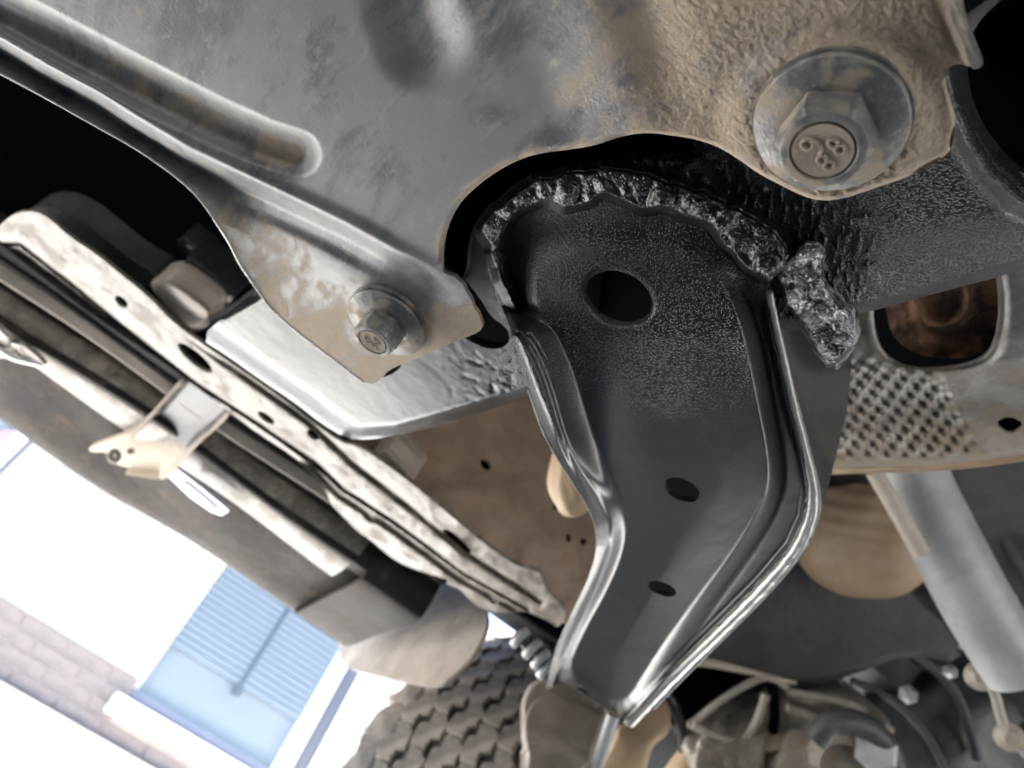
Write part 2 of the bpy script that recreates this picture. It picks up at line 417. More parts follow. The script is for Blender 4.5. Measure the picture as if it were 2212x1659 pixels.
while z + BH < zt - .2:
    mat = M_grey if z + BH < zg + .03 else M_white
    a = -1.35 + (row % 2) * BL / 2
    while a < 2.3:
        a1 = a + BL
        inwin = (z + BH > zs and a1 > win_a0 and a < win_a1)
        if z + BH > zc(.5) and a < w2: a = a1; continue
        if inwin:
            if a < win_a0 - .05: brick(a, win_a0, z, z + BH, mat)
            elif a1 > win_a1 + .05: brick(win_a1, a1, z, z + BH, mat)
        else: brick(a, a1, z, z + BH, mat)
        a = a1
    z += BH; row += 1
# main window
win = empty('window', (win_a0, WO + .05, zs), bld)
def wp(name, a0, a1, z0, z1, mat, y0, y1, bev=0, par=None): return box(name, (a0, WO + y0, z0), (a1, WO + y1, z1), mat, par or win, bev)
wp('sill', win_a0 - .06, win_a1 - .08, zs, zc(.339), M_frame, -.07, .10, .006)
wp('frame_rail', win_a0 + .001, .905 * K, zc(.339) + .001, zc(.384), M_grail, .03, .09, .004)
wp('frame_post', .885 * K, .925 * K, zc(.384), zt, M_frame, .0, .08, .004)
wp('frame_post', .927 * K, .985 * K, zc(.339), zt, M_navy, .02, .08, .004)
wp('side_panel', .987 * K, win_a1 - .001, zc(.339), zt, M_lav, .01, .08)
wp('frame_post', win_a0 + .001, win_a0 + .02, zc(.384), zt, M_room, .03, .09)
wp('pane', win_a0 + .021, .884 * K, zc(.385), zt - .01, M_glass, .058, .062)
wp('blind_backing', win_a0 + .02, .885 * K, zc(.384), zt, M_room, .16, .18)
zb = zc(.58); k = 0
slat_me = None
while zb < zt - .05:
    if slat_me is None:
        o = box('slat', (win_a0 + .03, WO + .10, zb), (.88 * K, WO + .13, zb + .026), M_slat, win); slat_me = o; z00 = zb
    else:
        o = slat_me.copy(); COL.objects.link(o); o.location.z += zb - z00
    zb += .037
tube('blind_wand', [(.60 * K, WO + .085, zc(.555)), (.60 * K, WO + .085, zt - .05)], .013, M_cord, win, 8)
tube('wand_knob', [(.60 * K, WO + .085, zc(.54)), (.60 * K, WO + .085, zc(.575))], .026, M_cord, win, 8)
# second window with a red and pink sign inside
win2 = empty('window', (w2 - .6, WO + .05, zc(.5)), bld); win2['label'] = 'window at the far left with a red round print in it'
wp('frame_post', w2 - .075, w2 - .001, zc(.5), zt, M_frame, 0, .08, .004, win2)
wp('frame_post', w2 + .001, w2 + .02, zc(.5), zt, M_navy, -.01, .0, 0, win2)
wp('pane', w2 - 1.28, w2 - .076, zc(.501), zt - .01, M_glass, .058, .062, 0, win2)
wp('blind_backing', w2 - 1.29, w2 - .076, zc(.5), zt, M_room, .16, .18, 0, win2)
lathe('sign_disc', [(.052, 0), (.052, .004)], (-.635 * K, WO + .05, zc(.86)), (0, 1, 0), M_pink, win2, 28, label='pink round print on the left window')
lathe('sign_disc', [(.06, 0), (.06, .004)], (-.64 * K, WO + .05, zc(.775)), (0, 1, 0), M_red, win2, 28, label='red round print on the left window')

# ================================================================== the car
car = empty('parked_car', (0, 0, 0)); car['label'] = 'underside of a dusty parked car seen from below its chassis rail'; car['category'] = 'car'

# body above everything (keeps sky and sun out of the underbody)
FZ = CAMH + .46
box('floor_pan', (-3.0, -.9, FZ), (1.9, .90, FZ + .02), M_dark, car, label='dark coated floor pan high above the rails')
box('body_shell', (-3.1, -.93, FZ + .022), (2.0, .955, 1.15), M_body, car, .05)
box('bumper', (1.95, -.9, CAMH + .12), (2.02, .9, FZ + .02), M_dark, car, .01)
box('bumper', (-3.12, -.9, CAMH + .12), (-3.05, .9, FZ + .02), M_dark, car, .01)
box('far_side_blocker', (-2.2, -.93, CAMH - .03), (.9, -.80, FZ + .02), M_dark, car, .01)  # unseen far-side rocker, lowered to block light from behind the camera

# rocker: a profile swept along the car
def sweep(name, prof, a0, a1, mat, n=60, label=None, thick=.004, fn=None):
    P = np.array(prof, float); m = len(P); V = []; Fc = []
    As = np.linspace(a0, a1, n)
    for a in As:
        for (o_, z_) in P:
            dz = fn(a, o_) if fn else 0
            V.append((a, o_, z_ + dz + CAMH))
    nv = len(V)
    V += [(x, y, z_ + thick) for (x, y, z_) in V]
    for i in range(n - 1):
        for k in range(m - 1):
            q = (i * m + k, i * m + k + 1, (i + 1) * m + k + 1, (i + 1) * m + k)
            Fc.append(q); Fc.append(tuple(x + nv for x in q[::-1]))
    for i in range(n - 1):
        for k in (0, m - 1):
            Fc.append((i * m + k, (i + 1) * m + k, (i + 1) * m + k + nv, i * m + k + nv))
    for i in (0, n - 1):
        for k in range(m - 1):
            Fc.append((i * m + k, i * m + k + 1, i * m + k + 1 + nv, i * m + k + nv))
    return link(name, V, Fc, mat, car, True, None, 60, label)
def dense(P, n=5):
    q = smoothpts([(a, b, 0) for a, b in P], n); return [(p.x, p.y) for p in q]
prof = dense([(.585, .268), (.592, .288), (.62, .292), (.648, .290), (.655, .284), (.660, .280), (.672, .290), (.700, .291), (.706, .270), (.716, .268), (.745, .276), (.757, .292), (.775, .292), (.80, .283), (.86, .272), (.905, .262), (.930, .262), (.943, .275), (.948, .30), (.950, .36), (.951, .47)])
def dents(a, o_):
    return .0025 * math.sin(a * 9 + o_ * 20) + .002 * math.sin(a * 23 - o_ * 40)
sweep('rocker_panel', prof, -2.2, .235, M_rocker, 120, 'dark dusty rocker panel along the outer edge of the car', fn=dents)
# wheel-side end box of the rocker
link_end = sweep('rocker_end_cap', dense([(.70, .300), (.705, .268), (.72, .258), (.80, .256), (.89, .252), (.915, .262), (.92, .30)]), .175, .247, M_rocker, 12)
ridge = dense([(.6995, .2895), (.704, .274), (.722, .268), (.745, .267), (.766, .269), (.778, .276), (.783, .290)])
sweep('rocker_ridge', ridge, -2.2, .16, M_sill, 100, 'pale dusty ridge along the rocker panel', .003, dents)
sweep('rocker_ridge', dense([(.6505, .286), (.656, .2815), (.661, .2785), (.667, .284)]), -2.2, .12, M_flap, 100, 'thin pale crease along the rocker panel', .003, dents)
# inner sill wall and dark cavity wall
def wallpx(name, pts, o_, mat, holes=(), label=None, step=8, dirt=None, relief=None):
    def tf(X, Y):
        oo = o_ if relief is None else o_ - relief(X, Y)
        return oo / rays(X, Y)[..., 1]
    return sheet(name, pts, tf, mat, car, step, holes, (0, .003, 0), dirt, label)
inner_relief = lambda X, Y: .004 * sm(.35, .6, fbm(X, Y, 160, 3, 4)) + .010 * np.exp(-((X - 950) * .5 + (Y - 1000) * -.8) ** 2 / 6000.)
wallpx('inner_sill', [(640, 820), (700, 620), (1400, 600), (1800, 900), (1800, 1300), (1320, 1420), (1230, 1350), (1100, 1260), (900, 1080), (760, 950)], .56, M_inner,
       [ell(1049, 1004, 14, 9, 45, 30), ell(1202, 1095, 8, 8, 0, 30), ell(1228, 1162, 6, 10, 0, 30), ell(1261, 1170, 7, 8, 0, 30)], 'brown inner sill panel with small round holes', 5, relief=inner_relief)
box('cavity_wall', (-1.2, .60, CAMH + .275), (.62, .606, CAMH + .455), M_void, car)
# pinch flange along the sill
G_out = [(-60, 470), (-10, 500), (8, 478), (36, 459), (76, 456), (105, 470), (150, 512), (213, 553), (255, 588), (320, 640), (377, 700), (433, 740), (520, 800), (600, 855), (667, 906), (733, 955), (775, 965), (800, 980), (835, 1005), (890, 1045), (964, 1106), (1015, 1150), (1071, 1193), (1120, 1225), (1160, 1232), (1172, 1250),
         (1180, 1275), (1200, 1296), (1221, 1318), (1222, 1335), (1206, 1356), (1190, 1345), (1160, 1330), (1131, 1319), (1100, 1325), (1070, 1322), (1040, 1316), (1018, 1300), (995, 1275), (970, 1253), (924, 1239), (880, 1225), (837, 1199), (800, 1165), (770, 1146), (740, 1115), (712, 1085), (705, 1060), (680, 1030), (633, 984), (560, 938), (500, 893), (393, 813), (290, 735), (200, 668), (120, 605), (43, 550), (-60, 480)]
def slot(cx, cy, l, wd, ang): return ell(cx, cy, l, wd, ang, 36)
G_holes = [slot(262, 652, 17, 9, 42), slot(421, 773, 48, 13, 40), slot(575, 903, 22, 8, 36), slot(675, 940, 15, 8, 38), slot(987, 1170, 40, 11, 41), slot(795, 1120, 18, 6, 38), slot(1112, 1262, 15, 5, 35), slot(1065, 1300, 12, 5, 30)]
G_mid = [(-60, 530), (43, 530), (160, 620), (260, 705), (420, 830), (560, 920), (680, 1000), (740, 1060), (850, 1130), (1000, 1240), (1140, 1318)]
G_up = [(-60, 480), (100, 520), (250, 610), (380, 712), (520, 808), (667, 912), (760, 1000), (870, 1085), (1000, 1190), (1170, 1300)]
def G_rel(X, Y):
    s, _ = side(X, Y, G_mid); s2, _ = side(X, Y, G_up)
    r = -.006 * sm(0, 10, s) + .004 * sm(14, 22, s) - .008 * np.exp(-(s + 2) ** 2 / 20.)
    r += -.005 * np.exp(-(s2) ** 2 / 30.) * sm(350, 600, X)
    r += .004 * (fbm(X, Y, 45, 3, 9) - .5) * sm(600, 760, X) + .0015 * (fbm(X, Y, 30, 3, 5) - .5)
    return r
sheet('sill_flange', G_out, zpl(.265, G_rel), M_sill, car, 4, G_holes, (0, 0, .003), None, 'dusty cream sill flange with oblong slots', 1)
sheet('flange_wall', [(50, 455), (105, 443), (165, 468), (225, 515), (280, 560), (350, 598), (340, 628), (255, 592), (150, 520), (80, 470)], zpl(.29), M_castd, car, 4, (), (0, 0, .02), None, 'dark wall rising behind the rounded end of the flange', 1)
# cream plastic clips sitting on the flange
def clip(pts, z0):
    def rel(X, Y):
        d = sdf(X, Y, chaikin(pts, 2)); return .008 * sm(0, 12, d) + .002 * sm(0, 30, d)
    return sheet('clip', pts, zpl(z0, rel), M_plastic, car, 3, (), (0, 0, .02), None, None, 2)
clip([(318, 612), (345, 600), (375, 603), (405, 622), (455, 660), (463, 680), (450, 708), (420, 718), (398, 712), (385, 700), (360, 665)], .285)['label'] = 'cream plastic clip beside the flange at upper left'
clip([(790, 990), (828, 962), (846, 965), (893, 1018), (898, 1034), (886, 1047), (862, 1048), (820, 1030)], .282)['label'] = 'cream plastic clip beside the flange near the brown panel'
# wiring and clips in the dark cavity
for i, (p, r, m_) in enumerate([([(390, 520), (430, 545), (470, 590), (520, 620)], .0035, M_blacksm), ([(405, 560), (450, 600), (500, 640), (550, 640)], .004, M_blacksm), ([(440, 500), (420, 540), (440, 580)], .003, M_pipe), ([(470, 560), (500, 600), (490, 640)], .0035, M_castd)]):
    tube('cable', smoothpts([tuple(W(x, y, .56 + .01 * i)) for x, y in p]), r, m_, car, 8)
for (x, y, s_) in ((455, 575, .014), (490, 612, .012), (428, 528, .010)):
    c = W(x, y, .56); box('connector', c - s_, c + s_, M_blacksm, car, .003)
tube('cable_sleeve', smoothpts([tuple(W(x, y, .52)) for x, y in ((460, 700), (500, 680), (545, 650), (600, 600))]), [.006] * 19, M_castd, car, 10)

# underside bracket bridging the rocker
br_pts = [(393, 815), (445, 850), (500, 893), (470, 925), (433, 955), (393, 998), (370, 1030), (345, 1037), (300, 1030), (270, 1026), (274, 1016), (292, 1014), (262, 1006), (246, 1000), (238, 985), (226, 976), (196, 977), (191, 968), (205, 960), (277, 934), (310, 910), (355, 860)]
def br_rel(X, Y):
    l, _ = side(X, Y, [(393, 815), (310, 912), (277, 936), (190, 968)]); r, _ = side(X, Y, [(500, 893), (433, 955), (393, 998), (345, 1037), (270, 1030)])
    return .012 * np.exp(-l ** 2 / 130.) + .012 * np.exp(-r ** 2 / 130.) - .016 * sm(1000, 900, Y)
def br_dirt(X, Y):
    l, _ = side(X, Y, [(393, 815), (310, 912), (277, 936), (190, 968)]); r, _ = side(X, Y, [(500, 893), (433, 955), (393, 998), (345, 1037), (270, 1030)])
    return np.maximum(.75 * sm(925, 985, Y - (X - 330) * .25), .6 * np.exp(-np.minimum(np.abs(l), np.abs(r)) ** 2 / 60.)) - .05
sheet('jacking_bracket', br_pts, zpl(.262, br_rel), M_brk, car, 3, [ell(283, 975, 9, 7, 0, 30)], (0, 0, .004), br_dirt, 'cream and dark bracket bridging the rocker panel', 1)
tube('bracket_loop', [tuple(W(247 + 9 * math.cos(t), 985 + 10 * math.sin(t), .70)) for t in np.linspace(0, 6.28, 16, endpoint=False)], .0028, M_sill, car, 8, closed=True)
sheet('daylight_gap_strip', [(364, 1030), (384, 1014), (440, 1058), (496, 1104), (478, 1114), (456, 1106), (410, 1074)], zpl(.252), M_blue, car, 3, (), (0, 0, .003), None, 'pale blue strip painted as a daylight gap under the rocker', 0)  # strip coloured as daylight seen through a gap, no real trim
sheet('daylight_gap_strip', [(392, 1044), (400, 1040), (470, 1098), (464, 1102)], zpl(.2505), M_blued, car, 3, (), (0, 0, .001), None, 'dark blue line on the pale strip', 1)
# bits at far left
sheet('retainer_plate', [(-20, 690), (14, 730), (40, 738), (98, 786), (90, 796), (40, 770), (0, 775), (-20, 770)], zpl(.262, lambda X, Y: .006 * sm(0, 20, np.abs(X - 35))), M_sill, car, 3, [ell(40, 762, 14, 5, 35, 30)], (0, 0, .003), None, 'small cream retainer plate at the far left', 1)
tube('retainer_clip', smoothpts([tuple(W(x, y, .66)) for x, y in ((-10, 745), (25, 770), (60, 780), (95, 785), (60, 752), (18, 735))]), .003, M_chrome, car, 8)

# mud flap
def flap_t(X, Y):
    return (.285 + .0012 * np.sin(X / 40.) + .00008 * (X - 880)) / rays(X, Y)[..., 0]
sheet('mud_flap', [(760, 1300), (850, 1240), (930, 1245), (1030, 1290), (1056, 1330), (1045, 1375), (1015, 1425), (970, 1468), (945, 1484), (880, 1474), (765, 1449), (742, 1435), (730, 1405), (733, 1360)], flap_t, M_flap, car, 5, (), (.004, 0, 0), None, 'pale dusty mud flap ahead of the tyre')

# wheel with its tyre
TR = .37; tc_ = Vector((.694, 1.014, TR))
wheel = empty('wheel', tuple(tc_), car); wheel['label'] = 'dusty off-road wheel behind the mud flap'
tp = [(.19, -.12), (.24, -.145), (.30, -.15), (.335, -.146), (.352, -.13), (.358, -.11), (.359, 0), (.358, .11), (.352, .13), (.335, .146), (.30, .15), (.24, .145), (.19, .12)]
WAX = Vector((-math.sin(R_(30)), math.cos(R_(30)), 0)); WF = Vector((-math.cos(R_(30)), -math.sin(R_(30)), 0)); UPV = Vector((0, 0, 1))
tp = [(r, h * .80) for r, h in tp]
lathe('tyre', tp, tc_, WAX, M_rubber, wheel, 96)
lathe('rim', [(.02, -.03), (.16, -.02), (.185, -.08), (.195, -.10), (.195, .10), (.185, .08), (.16, .05), (.02, .06)], tc_, WAX, M_cast, wheel, 48)
def block_mesh(pts, h, sipe):
    bm = bmesh.new(); vs_ = [bm.verts.new((0, x * 1.13, y * 1.16)) for x, y in pts]; f = bm.faces.new(vs_)
    r = bmesh.ops.extrude_face_region(bm, geom=[f]); top = [v for v in r['geom'] if isinstance(v, bmesh.types.BMVert)]
    for v in top: v.co.x += h; v.co.y *= .96; v.co.z *= .96
    bmesh.ops.recalc_face_normals(bm, faces=bm.faces[:])
    bmesh.ops.bevel(bm, geom=[e for e in bm.edges if all(v in top for v in e.verts)], offset=.0012, segments=1, affect='EDGES')
    me = bpy.data.meshes.new('tread_block'); bm.to_mesh(me); bm.free(); me.materials.append(M_block); return me
rs_ = np.random.RandomState(5)
zig = [(.0165, -.013), (.0165, .004), (.0075, .008), (.0095, .0215), (-.009, .0215), (-.0165, .013), (-.0165, -.004), (-.0075, -.008), (-.0095, -.0215), (.009, -.0215)]
cents = [block_mesh([(x + rs_.uniform(-.0015, .0015), y + rs_.uniform(-.0015, .0015)) for x, y in zig], .008, 0) for _ in range(4)]
lugs = [block_mesh([(-.016, -.020), (.012, -.024), (.020, -.006), (.015, .020), (-.006, .023), (-.018, .006)], .009, 0), block_mesh([(-.018, -.019), (.018, -.021), (.016, .0), (.019, .021), (-.014, .022), (-.010, .0)], .009, 0)]
NB = 46
for c_ in range(7):
    for k in range(NB):
        th = 2 * math.pi * (k + (.5 if c_ % 2 else 0)) / NB
        if not (-1.2 < ((th + math.pi) % (2 * math.pi)) - math.pi < 1.9): continue
        edge_ = c_ in (0, 6)
        o = bpy.data.objects.new('tread_block', lugs[k % 2] if edge_ else cents[(k + c_) % 4]); COL.objects.link(o); o.parent = wheel
        yy = (c_ - 3) * .0345 * (1.02 if edge_ else 1)
        er = WF * math.cos(th) + UPV * math.sin(th); et = WF * -math.sin(th) + UPV * math.cos(th)
        th += rs_.uniform(-.006, .006); p = er * ((.350 if edge_ else .3565) + rs_.uniform(-.0012, .0005)) + WAX * (yy + rs_.uniform(-.0012, .0012))
        t3 = et + WAX * rs_.uniform(-.07, .07); et = t3.normalized()
        sg = -1 if c_ == 6 else 1
        o.matrix_local = Matrix([[er[q], WAX[q] * sg, et[q], p[q]] for q in range(3)] + [[0, 0, 0, 1]])
# inner wheel arch lining, dark
box('wheel_arch_liner', (.30, .50, CAMH + .40), (1.2, .93, CAMH + .44), M_dark, car)
box('wheel_arch_liner', (1.15, .45, .1), (1.17, .93, CAMH + .40), M_dark, car)

# ------------------------------------------------------------------ chassis rail
railL = [(760, 946), (860, 940), (940, 920), (1140, 862), (1400, 795), (1861, 678), (2212, 583), (2330, 550), (2720, 450)]
rail_out = [(430, 730), (500, 672), (600, 590), (700, 500), (900, 300), (1200, 200), (1700, 160), (2030, 100), (2070, 115), (2088, 145), (2092, 200), (2110, 260), (2145, 320), (2212, 385), (2600, 640), (2720, 640),
            (2720, 450), (2330, 550), (2212, 583), (2030, 632), (1861, 678), (1400, 795), (1140, 856), (1050, 888), (960, 918), (860, 940), (790, 951), (745, 946), (690, 912), (640, 872), (560, 818), (490, 768)]
rail_ridge = [(2044, 120), (2050, 170), (2068, 235), (2095, 300), (2135, 365), (2200, 425), (2330, 500), (2600, 660)]
crease = [(440, 705), (500, 690), (560, 655), (640, 590)]
hole_edge_r = [(954, 565), (957, 522), (970, 478), (995, 436), (1035, 398), (1080, 366), (1130, 341), (1180, 329), (1240, 322), (1290, 313), (1330, 298), (1370, 289), (1455, 293), (1545, 314)]
def rail_rel(X, Y):
    s, _ = side(X, Y, railL); r = -.013 * sm(-34, 3, s) ** 2
    r += -.007 * sm(-190, 0, s) ** 2 * sm(1750, 1950, X)
    s2, _ = side(X, Y, [(430, 728), (490, 768), (560, 818), (640, 872), (700, 918), (745, 946)])
    r += -.010 * sm(-52, 2, s2) ** 1.5 * sm(900, 700, X)
    s3, _ = side(X, Y, rail_ridge); s3 = -s3
    r += .006 * np.exp(-(s3 + 6) ** 2 / 500.) - .035 * sm(8, 60, s3)
    s4, _ = side(X, Y, crease); r += -.010 * sm(0, -26, s4) * sm(700, 600, X)
    m = sm(930, 1090, X + (fbm(X, Y, 40, 2, 5) - .5) * 90) * sm(690, 760, Y) * sm(1200, 1120, X)
    r += -.0006 * m * sm(.48, .85, fbm(X, Y * 1.6, 13, 3, 3))
    # drips and lumps in the paint round the weld
    g = sm(1150, 1250, X) * sm(2000, 1750, X)
    r += .0012 * g * sm(.5, .75, fbm(X * 1.6, Y * .7, 15, 3, 12))
    de = near(X, Y, hole_edge_r)[0]; r += -.020 * sm(62, 16, de) * sm(1560, 1380, X) * sm(700, 560, Y)
    return r
notch = [(950, 560), (1000, 600), (1035, 640), (1060, 685), (1092, 705), (1102, 728), (1096, 744), (1080, 753), (1058, 754), (1030, 745), (1000, 728), (970, 700)]
rail = sheet('chassis_rail', rail_out, zpl(.192, rail_rel), M_blacksm, car, 4, [notch, ell(1345, 650, 135, 112, 24, 40), ell(842, 800, 28, 9, -28, 30)], (0, 0, .004), lambda X, Y: .1 + 1.1 * sm(1050, 1150, X) * (.55 + .45 * sm(2300, 1900, X)), 'black painted chassis rail with pale sky reflections at its left end', 1)
# black plate painted as the shade behind the rail's notch and holes
c0 = onz(640., 560., .24); 
sheet('rail_void_plate', [(700, 560), (800, 520), (950, 420), (1300, 300), (1300, 760), (1150, 790), (900, 850), (760, 820)], zpl(.232), M_void, car, 12, (), (0, 0, .004))
# tube opening at top right
box('tube_void_plate', (-.10, -.18, CAMH + .30), (.25, .10, CAMH + .304), M_void, car)  # black plate painted as the shade behind the tube end
rc = W(2258., 178., .20)
nrm_ = Vector(tuple(ROT @ np.array([0, -.1, 1.])))
lathe('cross_tube', [(.0262, -.03), (.0262, .000), (.0258, .003), (.0250, .0045), (.0242, .003), (.0240, -.0005), (.0240, -.03)], rc, nrm_, M_chrome, car, 64, 'bright rimmed tube end at the top right corner', 60)
lathe('tube_bore', [(.0239, -.029), (.0239, -.002), (.0236, -.002), (.0236, -.027), (.001, -.028)], rc, nrm_, M_void, car, 64, None, 60)


# ------------------------------------------------------------------ stamped support arm
arm_out = [(1046, 560), (1052, 530), (1075, 490), (1110, 462), (1150, 440), (1220, 446), (1290, 430), (1350, 442), (1400, 462), (1460, 462), (1530, 500), (1562, 540), (1600, 588), (1632, 606), (1655, 598), (1664, 640), (1676, 700), (1690, 760), (1710, 850), (1731, 930), (1748, 1000), (1757, 1060), (1750, 1120), (1718, 1188), (1650, 1268), (1560, 1358), (1470, 1446), (1400, 1520),
           (1367, 1560), (1345, 1564), (1318, 1548), (1310, 1528), (1262, 1500), (1215, 1472), (1196, 1482), (1184, 1488), (1186, 1462), (1204, 1400), (1230, 1340), (1268, 1260), (1288, 1200), (1290, 1150), (1272, 1095), (1238, 1040), (1192, 965), (1168, 915), (1148, 855), (1124, 790), (1100, 700), (1072, 640)]
plate_in = [(1150, 610), (1165, 572), (1200, 548), (1280, 535), (1370, 522), (1450, 535), (1520, 570), (1570, 620), (1600, 690), (1622, 780), (1642, 880), (1662, 980), (1664, 1050), (1640, 1110), (1590, 1190), (1500, 1310), (1420, 1420), (1352, 1530), (1300, 1505), (1228, 1455), (1262, 1370), (1318, 1270), (1350, 1190), (1356, 1130), (1335, 1065), (1300, 1000), (1270, 930), (1250, 860), (1232, 800), (1205, 735), (1168, 680), (1152, 650)]
inner_s = chaikin(plate_in, 2)
left_line = [(1108, 700), (1135, 770), (1165, 850), (1195, 920), (1240, 1000), (1285, 1070), (1312, 1130), (1314, 1185), (1290, 1250), (1250, 1340), (1212, 1420), (1192, 1480)]
right_edge = [(1655, 598), (1664, 640), (1676, 700), (1690, 760), (1710, 850), (1731, 930), (1748, 1000), (1757, 1060), (1750, 1120), (1718, 1188), (1650, 1268), (1560, 1358), (1470, 1446), (1400, 1520), (1360, 1562)]
LB = [(1150, 600), (1168, 680), (1205, 735), (1232, 800), (1250, 860), (1270, 930), (1300, 1000), (1335, 1065), (1356, 1130), (1350, 1190), (1318, 1270), (1262, 1370), (1228, 1455)]
LREG = np.array([(1000, 560)] + [(x + 45, y) for x, y in LB] + [(1228, 1520), (1000, 1520)], float)
def arm_rel(X, Y):
    d = sdf(X, Y, inner_s)
    sl_, _ = side(X, Y, left_line); w3 = near(X, Y, LB)[0]
    leftish = inside(X, Y, LREG)
    wd = 40 + 44 * sm(640, 540, Y)
    top = .0045 + .0080 * sm(540, 740, Y)
    r = top * sm(-wd, 8, d)
    # left flange: stands proud of the face in the upper half, drops behind it further down
    tw = sm(930, 1190, Y); on = sm(660, 730, Y)
    fl = (1 - tw) * (top + .0190) + tw * (.0015)
    k = (1 - tw) * np.clip((6 - d) / 74., 0, 1) ** 1.15 + tw * sm(-2, -42, d)
    rl = top * (1 - k) + fl * k
    rl = rl - .004 * tw * sm(-2, 30, sl_) - .002 * (1 - tw) * sm(-46, -60, d) + .0010 * np.exp(-((sl_ + 3) / 5.) ** 2) * (.35 + .65 * tw)
    r = np.where(leftish, r * (1 - on) + rl * on, r)
    sr, T = side(X, Y, right_edge); dr = -sr
    dr = np.abs(sr)
    r += .0035 * np.exp(-(dr - 12) ** 2 / 70.) * sm(640, 700, Y) - .004 * sm(8, 0, dr) * sm(640, 700, Y)
    r += .0010 * sm(0, 120, d) * sm(560, 700, Y)
    # shallow centre bead of the face lower down and the upper saddle
    r += -.0025 * np.exp(-(((X - 1400) ** 2) / 9000. + ((Y - 500) ** 2) / 1500.))
    r += .0018 * np.exp(-((X - 1330) ** 2 + (Y - 800) ** 2) / 22000.)
    hl = ell(1336, 645, 77, 55, 24); dh = sdf(X, Y, hl); r += -.0008 * np.exp(-(dh / 7.) ** 2)
    return r
arm_holes = [ell(1336, 645, 75, 57, 24, 60), ell(1473, 1058, 41, 23, 24, 44), ell(1430, 1272, 33, 14, 20, 44), ell(1262, 1493, 18, 5, 25, 40)]
def arm_grain(X, Y): return .12 + .95 * sm(960, 560, Y + (fbm(X, Y, 120, 3, 2) - .5) * 160)
def arm_z(X, Y): return (.1905 - arm_rel(X, Y)) / rays(X, Y)[..., 2]
sheet('support_arm', arm_out, arm_z, M_arm, car, 3, arm_holes, (0, 0, .0025), arm_grain, 'black stamped steel arm with round and oval holes', 1)
# boxed lower half seen past the right edge and through the holes
side_out = [(1640, 560), (1700, 560), (1790, 640), (1838, 720), (1838, 800), (1832, 880), (1815, 950), (1797, 1020), (1782, 1080), (1762, 1130), (1700, 1200), (1600, 1300), (1560, 1250), (1640, 1100), (1660, 950), (1640, 800)]
def side_z(X, Y):
    sr, _ = side(X, Y, right_edge); d = np.abs(sr)
    dd = np.minimum(np.where(sr < 0, d, 0), 140)
    z = .196 + .00018 * dd + .000004 * dd * dd
    return z / rays(X, Y)[..., 2]
sheet('arm_side_plate', side_out, side_z, M_arm, car, 4, (), (0, 0, .002), None, 'brownish black side plate behind the arm', 1)
sheet('arm_void_plate', [(1150, 560), (1500, 520), (1620, 760), (1650, 1000), (1560, 1230), (1400, 1440), (1290, 1490), (1225, 1450), (1330, 1200), (1260, 900), (1170, 700)], zpl(.235), M_void, car, 12, (), (0, 0, .002))  # black plate painted as the shade seen through the arm's holes
# rolled seams along the arm's edges
def seam(pts, z, r, jit=0, seed=1, mat=M_blacksm, name='edge_seam', label=None, n=8, taper=None):
    rs = np.random.RandomState(seed)
    P = smoothpts([tuple(onz(float(x), float(y), z)) for x, y in pts], n)
    rad = [r * (1 + jit * rs.uniform(-1, 1)) for _ in P]
    P = [p + Vector(rs.uniform(-1, 1, 3) * r * jit * .5) for p in P]
    if taper: rad = [q * np.interp(i / (len(rad) - 1), *taper) for i, q in enumerate(rad)]
    return tube(name, P, rad, mat, car, 12, label)
M_lip = material('worn_lip_painted_glint', (.50, .50, .47), (.25, .255, .25), rough=.3, metal=.35, cscale=160, lo=.55, hi=.8, bumps=(('n', 500, .00025, 3),))  # pale colour paints the sun's reflection on black paint, besides some wear
M_seam = material('worn_grey_seam_sealer', (.26, .27, .25), (.10, .105, .10), rough=.30, cscale=150, bumps=(('n', 800, .0004, 4),))
seam([(1662, 630), (1676, 700), (1692, 770), (1712, 860), (1732, 940), (1749, 1010), (1757, 1065), (1750, 1120), (1718, 1188), (1650, 1268), (1560, 1358), (1470, 1446), (1400, 1520), (1362, 1561)], .1875, .0014, .07, 3, M_lip, 'edge_lip', 'worn pale lip with painted sun glint along the right edge of the arm', 14, ([0, .35, .5, .7, 1], [.8, 1.0, 1.6, 2.5, 2.3]))
seam([(1690, 760), (1722, 880), (1748, 980), (1768, 1060), (1764, 1120), (1732, 1190), (1664, 1275), (1575, 1365), (1484, 1455), (1412, 1530)], .1925, .0010, .06, 4, M_seam)
seam([(1100, 700), (1124, 790), (1150, 860), (1170, 918), (1194, 968), (1240, 1042), (1274, 1098), (1291, 1150), (1289, 1200), (1268, 1262), (1230, 1342), (1204, 1402), (1186, 1470), (1183, 1488)], .1945, .0010, .08, 5, M_seam)
seam([(1305, 1528), (1320, 1548), (1345, 1563), (1366, 1560)], .190, .0014, .1, 6, M_seam)
seam([(1190, 1484), (1200, 1466), (1222, 1470), (1262, 1498), (1308, 1524)], .190, .0011, .1, 7, M_seam)

def rag(P, seed, a=5):
    rs = np.random.RandomState(seed); P = np.array(P, float); out = []
    for p, q in zip(P, np.roll(P, -1, 0)):
        out.append(p); n = int(np.hypot(*(q - p)) / 14)
        for k in range(1, n): out.append(p + (q - p) * k / n + rs.uniform(-a, a, 2))
    return np.array(out)
